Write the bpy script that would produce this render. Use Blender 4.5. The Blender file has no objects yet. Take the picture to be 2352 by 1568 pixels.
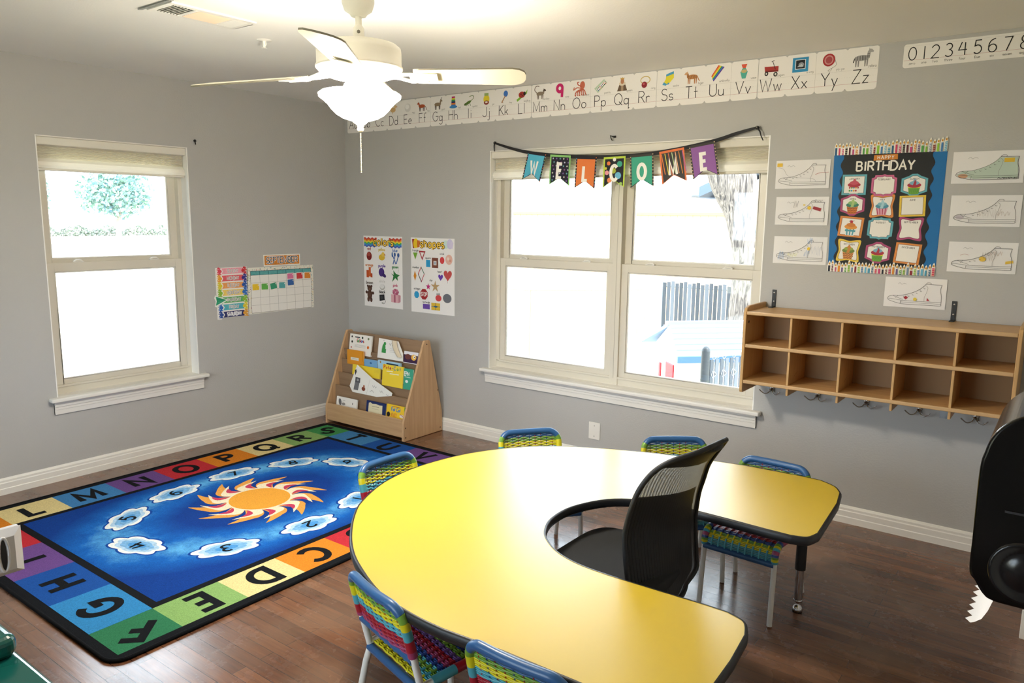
import bpy, bmesh, math, random
from mathutils import Vector, Matrix
R = math.radians
SC = bpy.context.scene
COL = SC.collection
rnd = random.Random(7)

# ------------------------------------------------------------------ camera
cam = bpy.data.cameras.new('camera')
cam_o = bpy.data.objects.new('camera', cam)
COL.objects.link(cam_o)
cam.sensor_width = 36.0
cam.lens = 1741.94 / 2352 * 36.0
cam.clip_start, cam.clip_end = 0.05, 400
_yaw, _pitch, _roll = 0.639350782, 0.160093546, 0.0116200285
_f = Vector((-math.sin(_yaw) * math.cos(_pitch), math.cos(_yaw) * math.cos(_pitch), -math.sin(_pitch)))
_r = Vector((math.cos(_yaw), math.sin(_yaw), 0))
_u = _r.cross(_f)
_r2 = _r * math.cos(_roll) + _u * math.sin(_roll)
_u2 = _u * math.cos(_roll) - _r * math.sin(_roll)
_m = Matrix((_r2, _u2, -_f)).transposed().to_4x4()
_m.translation = (4.7728, -4.1653, 1.5797)
cam_o.matrix_world = _m
SC.camera = cam_o

# ------------------------------------------------------------------ world, sun, exposure
W_STRENGTH = 3.4
SUN_STRENGTH = 2.0
LAMP_STRENGTH = 58.0
EXPOSURE = 1.8
world = bpy.data.worlds.new('sky')
SC.world = world
world.use_nodes = True
_bg = world.node_tree.nodes['Background']
_bg.inputs[0].default_value = (0.80, 0.90, 1.0, 1)
_bg.inputs[1].default_value = W_STRENGTH
_sl = bpy.data.lights.new('sun', 'SUN')
_sl.energy = SUN_STRENGTH
_sl.angle = R(1.0)
_sl.color = (1.0, 0.95, 0.86)
sun = bpy.data.objects.new('sun', _sl)
sun.rotation_euler = Vector((-.60, .16, -.78)).to_track_quat('-Z', 'Y').to_euler()      # high, from the far side of the house: no sun patch indoors
COL.objects.link(sun)
for _n, _loc, _rot, _sx, _sy in (('window_portal', (-0.16, -1.80, 1.26), (0, R(-90), 0), 1.5, 0.92),
                                 ('window_portal', (2.425, 0.16, 1.28), (R(-90), 0, 0), 1.92, 1.5),
                                 ('window_portal', (2.3, -5.36, 1.30), (R(90), 0, 0), 2.6, 1.5)):  # last one serves the added fill window
    _pl = bpy.data.lights.new(_n, 'AREA')
    _pl.shape = 'RECTANGLE'
    _pl.size, _pl.size_y = _sx, _sy
    _pl.cycles.is_portal = True
    _po = bpy.data.objects.new(_n, _pl)
    _po.location = _loc
    _po.rotation_euler = _rot
    COL.objects.link(_po)
SC.view_settings.view_transform = 'Standard'
SC.view_settings.look = 'None'
SC.view_settings.gamma = 1.0
SC.view_settings.use_curve_mapping = False
SC.view_settings.exposure = EXPOSURE
SC.cycles.max_bounces = 8
SC.cycles.diffuse_bounces = 5
SC.cycles.glossy_bounces = 3
SC.cycles.transparent_max_bounces = 12
SC.cycles.sample_clamp_indirect = 6.0
SC.cycles.use_denoising = True
SC.cycles.caustics_reflective = False
SC.cycles.caustics_refractive = False

# ------------------------------------------------------------------ colours and materials
def lin(h):
    h = h.lstrip('#')
    c = [int(h[i:i + 2], 16) / 255 for i in (0, 2, 4)]
    return tuple(x / 12.92 if x <= 0.04045 else ((x + 0.055) / 1.055) ** 2.4 for x in c) + (1.0,)

_mats = {}
def mat(h, rough=0.6, metal=0.0, spec=0.5, bump=0.0, bscale=200.0, var=0.0, vscale=6.0, emit=0.0, sheen=0.0, coat=0.0, coat_rough=.08):
    key = (h, rough, metal, spec, bump, bscale, var, vscale, emit, sheen, coat, coat_rough)
    if key in _mats:
        return _mats[key]
    m = bpy.data.materials.new('paint_' + h.lstrip('#'))
    m.use_nodes = True
    nt = m.node_tree
    b = nt.nodes['Principled BSDF']
    b.inputs['Base Color'].default_value = lin(h)
    b.inputs['Roughness'].default_value = rough
    b.inputs['Metallic'].default_value = metal
    b.inputs['Specular IOR Level'].default_value = spec
    if coat:
        b.inputs['Coat Weight'].default_value = coat
        b.inputs['Coat Roughness'].default_value = coat_rough
    if sheen:
        b.inputs['Sheen Weight'].default_value = sheen
    if emit:
        b.inputs['Emission Color'].default_value = lin(h)
        b.inputs['Emission Strength'].default_value = emit
    if bump or var:
        tc = nt.nodes.new('ShaderNodeTexCoord')
    if bump:
        n = nt.nodes.new('ShaderNodeTexNoise')
        n.inputs['Scale'].default_value = bscale
        n.inputs['Detail'].default_value = 3
        bp = nt.nodes.new('ShaderNodeBump')
        bp.inputs['Strength'].default_value = bump
        bp.inputs['Distance'].default_value = 0.004
        nt.links.new(tc.outputs['Object'], n.inputs['Vector'])
        nt.links.new(n.outputs['Fac'], bp.inputs['Height'])
        nt.links.new(bp.outputs['Normal'], b.inputs['Normal'])
    if var:
        n2 = nt.nodes.new('ShaderNodeTexNoise')
        n2.inputs['Scale'].default_value = vscale
        n2.inputs['Detail'].default_value = 5
        hs = nt.nodes.new('ShaderNodeHueSaturation')
        hs.inputs['Color'].default_value = lin(h)
        mr = nt.nodes.new('ShaderNodeMapRange')
        mr.inputs['From Min'].default_value = 0.3
        mr.inputs['From Max'].default_value = 0.7
        mr.inputs['To Min'].default_value = 1 - var
        mr.inputs['To Max'].default_value = 1 + var
        nt.links.new(tc.outputs['Object'], n2.inputs['Vector'])
        nt.links.new(n2.outputs['Fac'], mr.inputs['Value'])
        nt.links.new(mr.outputs['Result'], hs.inputs['Value'])
        nt.links.new(hs.outputs['Color'], b.inputs['Base Color'])
    _mats[key] = m
    return m

def ink(h):            # printed colour on paper
    return mat(h, 0.55, spec=0.3)

# ------------------------------------------------------------------ mesh building
class MB:
    def __init__(self):
        self.v, self.f, self.mi, self.mats, self.sm = [], [], [], [], []
    def _m(self, m):
        if isinstance(m, str):
            m = ink(m)
        if m not in self.mats:
            self.mats.append(m)
        return self.mats.index(m)
    def add(self, verts, faces, m, smooth=False):
        o = len(self.v)
        self.v += [tuple(p) for p in verts]
        k = self._m(m)
        for f in faces:
            self.f.append([i + o for i in f])
            self.mi.append(k)
            self.sm.append(smooth)
    def box(self, a, b, m):
        (x0, y0, z0), (x1, y1, z1) = a, b
        if x0 > x1: x0, x1 = x1, x0
        if y0 > y1: y0, y1 = y1, y0
        if z0 > z1: z0, z1 = z1, z0
        v = [(x0, y0, z0), (x1, y0, z0), (x1, y1, z0), (x0, y1, z0), (x0, y0, z1), (x1, y0, z1), (x1, y1, z1), (x0, y1, z1)]
        self.add(v, [(0, 3, 2, 1), (4, 5, 6, 7), (0, 1, 5, 4), (1, 2, 6, 5), (2, 3, 7, 6), (3, 0, 4, 7)], m)
    def obox(self, c, X, Y, Z, m):      # oriented box: centre and half-axis vectors
        c, X, Y, Z = Vector(c), Vector(X), Vector(Y), Vector(Z)
        v = [c + sx * X + sy * Y + sz * Z for sz in (-1, 1) for sx, sy in ((-1, -1), (1, -1), (1, 1), (-1, 1))]
        self.add(v, [(0, 3, 2, 1), (4, 5, 6, 7), (0, 1, 5, 4), (1, 2, 6, 5), (2, 3, 7, 6), (3, 0, 4, 7)], m)
    def poly(self, pts, m):
        self.add(pts, [list(range(len(pts)))], m)
    def prism(self, pts, vec, m, mside=None):
        vec = Vector(vec)
        n = len(pts)
        a = [Vector(p) for p in pts]
        nrm = Vector((0, 0, 0))
        for i in range(n):
            nrm += a[i].cross(a[(i + 1) % n])
        if nrm.dot(vec) < 0:
            a.reverse()
        b = [p + vec for p in a]
        self.add(a + b, [list(range(n))[::-1], list(range(n, 2 * n))], m)
        self.add(a + b, [(i, (i + 1) % n, n + (i + 1) % n, n + i) for i in range(n)], mside or m)
    def tube(self, path, r, m, seg=8, cap=True, closed=False, smooth=True):
        P = [Vector(p) for p in path]
        n = len(P)
        rr = r if isinstance(r, (list, tuple)) else [r] * n
        vs, T0, U = [], None, None
        for i in range(n):
            if closed:
                T = (P[(i + 1) % n] - P[i - 1]).normalized()
            else:
                T = (P[min(i + 1, n - 1)] - P[max(i - 1, 0)]).normalized()
            if U is None:
                U = T.orthogonal().normalized()
            else:
                U = (U - T * U.dot(T))
                U = U.normalized() if U.length > 1e-6 else T.orthogonal().normalized()
            V = T.cross(U)
            for k in range(seg):
                a = 2 * math.pi * k / seg
                vs.append(P[i] + (U * math.cos(a) + V * math.sin(a)) * rr[i])
        fs = []
        last = n if closed else n - 1
        for i in range(last):
            for k in range(seg):
                a, b = i * seg + k, i * seg + (k + 1) % seg
                c, d = ((i + 1) % n) * seg + (k + 1) % seg, ((i + 1) % n) * seg + k
                fs.append((a, b, c, d))
        self.add(vs, fs, m, smooth)
        if cap and not closed:
            self.add(vs[:seg], [list(range(seg))[::-1]], m)
            self.add(vs[-seg:], [list(range(seg))], m)
    def lathe(self, prof, c, m, seg=32, axis=(0, 0, 1), smooth=True):
        c = Vector(c)
        A = Vector(axis).normalized()
        U = A.orthogonal().normalized()
        V = A.cross(U)
        vs, n = [], len(prof)
        for r, h in prof:
            for k in range(seg):
                a = 2 * math.pi * k / seg
                vs.append(c + A * h + (U * math.cos(a) + V * math.sin(a)) * max(r, 1e-5))
        fs = [(i * seg + k, i * seg + (k + 1) % seg, (i + 1) * seg + (k + 1) % seg, (i + 1) * seg + k)
              for i in range(n - 1) for k in range(seg)]
        self.add(vs, fs, m, smooth)
    def grid(self, fn, nu, nv, m, smooth=True):
        vs = [fn(i / nu, j / nv) for i in range(nu + 1) for j in range(nv + 1)]
        fs = [(i * (nv + 1) + j, (i + 1) * (nv + 1) + j, (i + 1) * (nv + 1) + j + 1, i * (nv + 1) + j + 1)
              for i in range(nu) for j in range(nv)]
        self.add(vs, fs, m, smooth)
    def sphere(self, c, r, m, seg=16, rings=10, sc=(1, 1, 1)):
        c = Vector(c)
        def fn(u, v):
            a, b = 2 * math.pi * u, math.pi * (v - 0.5)
            return c + Vector((math.cos(a) * math.cos(b) * sc[0], math.sin(a) * math.cos(b) * sc[1], math.sin(b) * sc[2])) * r
        self.grid(fn, seg, rings, m)
    def build(self, name, parent=None, loc=(0, 0, 0), bevel=0.0, bseg=2, weld=False):
        me = bpy.data.meshes.new(name)
        me.from_pydata(self.v, [], self.f)
        for m in self.mats:
            me.materials.append(m)
        me.polygons.foreach_set('material_index', self.mi)
        me.polygons.foreach_set('use_smooth', self.sm)
        me.update()
        if weld or bevel:
            bm = bmesh.new()
            bm.from_mesh(me)
            bmesh.ops.remove_doubles(bm, verts=bm.verts, dist=1e-5)
            bmesh.ops.recalc_face_normals(bm, faces=bm.faces)
            bm.to_mesh(me)
            bm.free()
        o = bpy.data.objects.new(name, me)
        COL.objects.link(o)
        o.location = loc
        if parent is not None:
            o.parent = parent
        if bevel:
            md = o.modifiers.new('bevel', 'BEVEL')
            md.width = bevel
            md.segments = bseg
            md.limit_method = 'ANGLE'
            md.angle_limit = R(35)
            md.harden_normals = False
        return o

def tag(o, label, cat, group=None, kind=None):
    o['label'] = label
    o['category'] = cat
    if group: o['group'] = group
    if kind: o['kind'] = kind
    return o
def thing(name, label, cat, loc=(0, 0, 0), rz=0.0, group=None):
    o = bpy.data.objects.new(name, None)
    o.empty_display_size = 0.05
    COL.objects.link(o)
    o.location = loc
    o.rotation_euler = (0, 0, rz)
    return tag(o, label, cat, group)
def struct(o):
    o['kind'] = 'structure'
    return o
def dup(root, loc, rz, label, group=None):
    def rec(o, par):
        c = o.copy()
        COL.objects.link(c)
        if par is not None:
            c.parent = par
        for ch in [x for x in bpy.data.objects if x.parent == o and x != c]:
            rec(ch, c)
        return c
    r = rec(root, None)
    r.location = loc
    r.rotation_euler = (0, 0, rz)
    r['label'] = label
    if group: r['group'] = group
    return r

def catmull(pts, n=8, closed=False):
    P = [Vector(p) for p in pts]
    out = []
    N = len(P)
    rng = range(N) if closed else range(N - 1)
    for i in rng:
        p0 = P[i - 1] if (closed or i > 0) else P[i]
        p1 = P[i]
        p2 = P[(i + 1) % N]
        p3 = P[(i + 2) % N] if (closed or i + 2 < N) else P[(i + 1) % N]
        for k in range(n):
            t = k / n
            out.append(0.5 * ((2 * p1) + (p2 - p0) * t + (2 * p0 - 5 * p1 + 4 * p2 - p3) * t * t + (3 * p1 - p0 - 3 * p2 + p3) * t ** 3))
    if not closed:
        out.append(P[-1])
    return out
def arc(cx, cy, rx, ry, a0, a1, n=10):
    return [(cx + rx * math.cos(R(a0 + (a1 - a0) * i / n)), cy + ry * math.sin(R(a0 + (a1 - a0) * i / n))) for i in range(n + 1)]
def rrect(x0, y0, x1, y1, r, n=4):
    p = []
    for cx, cy, a in ((x1 - r, y0 + r, -90), (x1 - r, y1 - r, 0), (x0 + r, y1 - r, 90), (x0 + r, y0 + r, 180)):
        p += arc(cx, cy, r, r, a, a + 90, n)
    return p

# ------------------------------------------------------------------ stroke lettering
def _glyphs():
    c = lambda *a: arc(*a)
    g = {
     'A': (.74, [[(0, 0), (.36, 1), (.72, 0)], [(.13, .36), (.59, .36)]]),
     'B': (.62, [[(0, 0), (0, 1), (.28, 1)] + c(.28, .77, .25, .23, 80, -90) + [(.04, .54)], [(.04, .54), (.3, .54)] + c(.3, .27, .29, .27, 80, -90) + [(0, 0)]]),
     'C': (.72, [c(.4, .5, .4, .5, 45, 315, 16)]),
     'D': (.7, [[(0, 0), (0, 1), (.25, 1)] + c(.22, .5, .45, .5, 85, -85, 12) + [(.25, 0), (0, 0)]]),
     'E': (.56, [[(.52, 1), (0, 1), (0, 0), (.52, 0)], [(0, .53), (.44, .53)]]),
     'F': (.54, [[(.52, 1), (0, 1), (0, 0)], [(0, .53), (.42, .53)]]),
     'G': (.78, [c(.4, .5, .4, .5, 45, 360, 18) + [(.45, .5)]]),
     'H': (.66, [[(0, 0), (0, 1)], [(.62, 0), (.62, 1)], [(0, .53), (.62, .53)]]),
     'I': (.3, [[(.15, 0), (.15, 1)]]),
     'J': (.52, [[(.48, 1), (.48, .25)] + c(.24, .25, .24, .25, 0, -170)]),
     'K': (.62, [[(0, 0), (0, 1)], [(.56, 1), (.02, .46)], [(.16, .6), (.6, 0)]]),
     'L': (.52, [[(0, 1), (0, 0), (.5, 0)]]),
     'M': (.86, [[(0, 0), (.06, 1), (.41, .12), (.76, 1), (.82, 0)]]),
     'N': (.68, [[(0, 0), (0, 1), (.62, 0), (.62, 1)]]),
     'O': (.84, [c(.41, .5, .41, .5, 90, 450, 20)]),
     'P': (.58, [[(0, 0), (0, 1), (.28, 1)] + c(.28, .75, .27, .25, 80, -90) + [(.03, .5)]]),
     'Q': (.86, [c(.41, .5, .41, .5, 90, 450, 20), [(.5, .28), (.84, -.06)]]),
     'R': (.62, [[(0, 0), (0, 1), (.28, 1)] + c(.28, .75, .27, .25, 80, -90) + [(.03, .5)], [(.26, .5), (.6, 0)]]),
     'S': (.58, [c(.28, .75, .25, .25, 30, 270, 12) + c(.28, .25, .28, .25, 85, -155, 12)]),
     'T': (.64, [[(0, 1), (.62, 1)], [(.31, 1), (.31, 0)]]),
     'U': (.66, [[(0, 1), (0, .32)] + c(.31, .32, .31, .32, 180, 360, 12) + [(.62, 1)]]),
     'V': (.7, [[(0, 1), (.34, 0), (.68, 1)]]),
     'W': (.98, [[(0, 1), (.25, 0), (.48, .85), (.71, 0), (.96, 1)]]),
     'X': (.64, [[(0, 1), (.62, 0)], [(.62, 1), (0, 0)]]),
     'Y': (.66, [[(0, 1), (.32, .48), (.64, 1)], [(.32, .48), (.32, 0)]]),
     'Z': (.62, [[(.02, 1), (.58, 1), (0, 0), (.6, 0)]]),
     'a': (.52, [c(.24, .26, .24, .26, 20, 380, 14), [(.48, .53), (.48, 0)]]),
     'b': (.52, [[(0, 1), (0, 0)], c(.24, .26, .24, .26, 0, 360, 14)]),
     'c': (.46, [c(.25, .26, .25, .26, 45, 315, 12)]),
     'd': (.52, [[(.48, 1), (.48, 0)], c(.24, .26, .24, .26, 0, 360, 14)]),
     'e': (.5, [[(.02, .27), (.47, .27)] + c(.24, .26, .24, .26, 5, 310, 12)]),
     'f': (.34, [c(.3, .8, .18, .2, 60, 180, 6) + [(.12, 0)], [(0, .53), (.28, .53)]]),
     'g': (.52, [c(.24, .26, .24, .26, 0, 360, 14), [(.48, .53), (.48, -.16)] + c(.25, -.16, .23, .22, 0, -160, 8)]),
     'h': (.5, [[(0, 1), (0, 0)], [(0, .3)] + c(.22, .3, .22, .23, 180, 0, 8) + [(.44, 0)]]),
     'i': (.16, [[(.06, .53), (.06, 0)], [(.06, .72), (.06, .79)]]),
     'j': (.28, [[(.22, .53), (.22, -.2)] + c(.06, -.2, .16, .18, 0, -130, 6), [(.22, .72), (.22, .79)]]),
     'k': (.44, [[(0, 1), (0, 0)], [(.38, .53), (.02, .22)], [(.13, .3), (.4, 0)]]),
     'l': (.14, [[(.05, 1), (.05, 0)]]),
     'm': (.74, [[(0, .53), (0, 0)], [(0, .33)] + c(.17, .33, .17, .2, 180, 0, 7) + [(.34, 0)], [(.34, .33)] + c(.51, .33, .17, .2, 180, 0, 7) + [(.68, 0)]]),
     'n': (.5, [[(0, .53), (0, 0)], [(0, .3)] + c(.22, .3, .22, .23, 180, 0, 8) + [(.44, 0)]]),
     'o': (.54, [c(.25, .26, .25, .26, 0, 360, 14)]),
     'p': (.52, [[(0, .53), (0, -.4)], c(.24, .26, .24, .26, 0, 360, 14)]),
     'q': (.56, [c(.24, .26, .24, .26, 0, 360, 14), [(.48, .53), (.48, -.4), (.58, -.32)]]),
     'r': (.34, [[(0, .53), (0, 0)], [(0, .28)] + c(.2, .3, .2, .22, 180, 50, 6)]),
     's': (.4, [c(.19, .39, .17, .14, 30, 270, 8) + c(.19, .13, .19, .13, 85, -155, 8)]),
     't': (.36, [[(.16, .95), (.16, 0)], [(0, .55), (.34, .55)]]),
     'u': (.5, [[(0, .53), (0, .22)] + c(.22, .22, .22, .22, 180, 360, 8), [(.44, .53), (.44, 0)]]),
     'v': (.46, [[(0, .53), (.22, 0), (.44, .53)]]),
     'w': (.66, [[(0, .53), (.16, 0), (.32, .48), (.48, 0), (.64, .53)]]),
     'x': (.44, [[(0, .53), (.42, 0)], [(.42, .53), (0, 0)]]),
     'y': (.46, [[(0, .53), (.22, 0)], [(.44, .53), (.08, -.4)]]),
     'z': (.42, [[(0, .53), (.38, .53), (0, 0), (.4, 0)]]),
     '0': (.66, [c(.31, .5, .3, .5, 90, 450, 18)]),
     '1': (.34, [[(.16, 0), (.16, 1)]]),
     '2': (.62, [c(.28, .72, .27, .28, 165, -35, 10) + [(0, 0), (.58, 0)]]),
     '3': (.58, [c(.26, .76, .24, .24, 150, -80, 10) + c(.26, .26, .28, .26, 80, -150, 10)]),
     '4': (.64, [[(.22, 1), (0, .4), (.6, .4)], [(.46, .95), (.46, 0)]]),
     '5': (.58, [[(.52, 1), (.1, 1), (.06, .58)] + c(.25, .32, .29, .32, 120, -140, 12)]),
     '6': (.58, [[(.46, 1)] + c(.36, .4, .36, .55, 110, 190, 6) + c(.28, .29, .28, .29, 170, -180, 16)]),
     '7': (.56, [[(0, 1), (.54, 1), (.18, 0)]]),
     '8': (.58, [c(.28, .76, .22, .24, -90, 270, 14), c(.28, .26, .27, .26, 90, 450, 14)]),
     '9': (.56, [c(.26, .72, .26, .28, 0, 360, 16), [(.52, .72), (.48, 0)]]),
     '-': (.4, [[(.04, .3), (.32, .3)]]), '.': (.2, [[(.06, 0), (.06, .07)]]), "'": (.2, [[(.08, 1), (.06, .8)]]), ' ': (.36, []),
    }
    return g
GL = _glyphs()

class Art:
    """Printed matter on a plane: O origin, U right, V up, both unit; the print stands off the sheet by hundredths of a millimetre."""
    STEP = 0.00003
    def __init__(self, O, U, V, rot=0.0):
        self.O, U, V = Vector(O), Vector(U), Vector(V)
        self.U = U * math.cos(rot) + V * math.sin(rot)
        self.V = V * math.cos(rot) - U * math.sin(rot)
        self.N = self.U.cross(self.V)
        self.mb = MB()
        self.h = 0.0
    def P(self, u, v, h=None):
        return self.O + self.U * u + self.V * v + self.N * (self.h if h is None else h)
    def up(self):
        self.h += self.STEP
    def poly(self, pts, m):
        self.up()
        a = sum(pts[i][0] * pts[(i + 1) % len(pts)][1] - pts[(i + 1) % len(pts)][0] * pts[i][1] for i in range(len(pts)))
        if a < 0:
            pts = pts[::-1]
        self.mb.poly([self.P(*p[:2]) for p in pts], m)
    def slab(self, pts, t, m, mside=None):
        self.mb.prism([self.P(p[0], p[1], self.h) for p in pts], self.N * t, m, mside)
        self.h += t
    def rect(self, x0, y0, x1, y1, m):
        self.poly([(x0, y0), (x1, y0), (x1, y1), (x0, y1)], m)
    def ell(self, cx, cy, rx, ry, m, n=18, rot=0):
        c, s = math.cos(R(rot)), math.sin(R(rot))
        self.poly([(cx + x * c - y * s, cy + x * s + y * c) for x, y in arc(0, 0, rx, ry, 0, 360 - 360 / n, n - 1)], m)
    def line(self, pts, w, m, closed=False, keep=False):
        if not keep:
            self.up()
        P = [Vector((p[0], p[1])) for p in pts]
        P = [p for i, p in enumerate(P) if i == 0 or (p - P[i - 1]).length > 1e-7]
        if closed and len(P) > 2:
            P = P + [P[0]]
        if len(P) < 2:
            return
        L, Rr = [], []
        n = len(P)
        for i in range(n):
            a = (P[i] - P[i - 1]).normalized() if i else None
            b = (P[i + 1] - P[i]).normalized() if i < n - 1 else None
            if closed and i in (0, n - 1):
                a, b = (P[-1] - P[-2]).normalized(), (P[1] - P[0]).normalized()
            if a is None: a = b
            if b is None: b = a
            na, nb = Vector((-a.y, a.x)), Vector((-b.y, b.x))
            mm = na + nb
            if mm.length < 1e-4:
                mm = na
            mm.normalize()
            k = 1 / max(0.45, mm.dot(na))
            L.append(P[i] + mm * (w / 2 * k))
            Rr.append(P[i] - mm * (w / 2 * k))
        vs = [self.P(p.x, p.y, self.h + 4e-6 * (i % 5)) for i, p in enumerate(L)] + [self.P(p.x, p.y, self.h + 4e-6 * (i % 5)) for i, p in enumerate(Rr)]
        self.mb.add(vs, [(i, n + i, n + i + 1, i + 1) for i in range(n - 1)], m)
    def text(self, s, x, y, hgt, w, m, sx=1.0, gap=.14, align='l', rot=0.0, slant=0.0, asc=1.0):
        tot = sum(GL[ch][0] + gap for ch in s) - gap
        off = {'l': 0, 'c': -tot / 2, 'r': -tot}[align] * hgt * sx
        c, sn = math.cos(R(rot)), math.sin(R(rot))
        self.up()
        for ch in s:
            adv, strokes = GL[ch]
            for st in strokes:
                pts = []
                for px, py in st:
                    if asc != 1.0: py = .55 + (py - .55) * asc if py > .55 else py * asc if py < 0 else py
                    a, b = off + (px + slant * py) * hgt * sx, py * hgt
                    pts.append((x + a * c - b * sn, y + a * sn + b * c))
                cl = len(st) > 8 and (Vector(st[0]) - Vector(st[-1])).length < 1e-3
                self.h += 1.6e-5
                self.line(pts[:-1] if cl else pts, w, m, closed=cl, keep=True)
            off += (adv + gap) * hgt * sx
    def build(self, name, parent=None):
        return self.mb.build(name, parent)
# ------------------------------------------------------------------ setting materials
def node_mat(name):
    m = bpy.data.materials.new(name)
    m.use_nodes = True
    nt = m.node_tree
    return m, nt, nt.nodes['Principled BSDF'], (lambda t: nt.nodes.new(t)), nt.links.new

def wall_mat(name, h, bump=0.35, rough=0.7):
    m, nt, b, N, L = node_mat(name)
    b.inputs['Roughness'].default_value = rough
    b.inputs['Specular IOR Level'].default_value = 0.35
    geo = N('ShaderNodeNewGeometry')
    n = N('ShaderNodeTexNoise'); n.inputs['Scale'].default_value = 110; n.inputs['Detail'].default_value = 4
    n2 = N('ShaderNodeTexNoise'); n2.inputs['Scale'].default_value = 1.6; n2.inputs['Detail'].default_value = 3
    hs = N('ShaderNodeHueSaturation'); hs.inputs['Color'].default_value = lin(h)
    mr = N('ShaderNodeMapRange'); mr.inputs['To Min'].default_value = 0.96; mr.inputs['To Max'].default_value = 1.04
    bp = N('ShaderNodeBump'); bp.inputs['Strength'].default_value = bump; bp.inputs['Distance'].default_value = 0.003
    L(geo.outputs['Position'], n.inputs['Vector']); L(geo.outputs['Position'], n2.inputs['Vector'])
    L(n2.outputs['Fac'], mr.inputs['Value']); L(mr.outputs['Result'], hs.inputs['Value']); L(hs.outputs['Color'], b.inputs['Base Color'])
    L(n.outputs['Fac'], bp.inputs['Height']); L(bp.outputs['Normal'], b.inputs['Normal'])
    return m
M_WALL = wall_mat('grey_wall_paint', '#b6b5b2')
M_CEIL = wall_mat('white_ceiling_paint', '#efeeea', 0.25, 0.8)
M_TRIM = mat('#e9e6df', 0.35, bump=0.08, bscale=60)
M_VINYL = mat('#d6d0c2', 0.38, bump=0.03, bscale=40)
def shade_mat():
    m = bpy.data.materials.new('pleated_shade_fabric'); m.use_nodes = True
    nt = m.node_tree; b = nt.nodes['Principled BSDF']; out = nt.nodes['Material Output']
    b.inputs['Base Color'].default_value = lin('#f2eee2'); b.inputs['Roughness'].default_value = .85
    t = nt.nodes.new('ShaderNodeBsdfTranslucent'); t.inputs[0].default_value = lin('#e8dfca'); mx = nt.nodes.new('ShaderNodeMixShader'); mx.inputs[0].default_value = .15
    nt.links.new(b.outputs[0], mx.inputs[1]); nt.links.new(t.outputs[0], mx.inputs[2]); nt.links.new(mx.outputs[0], out.inputs['Surface'])
    return m
M_SHADE = shade_mat()

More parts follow.
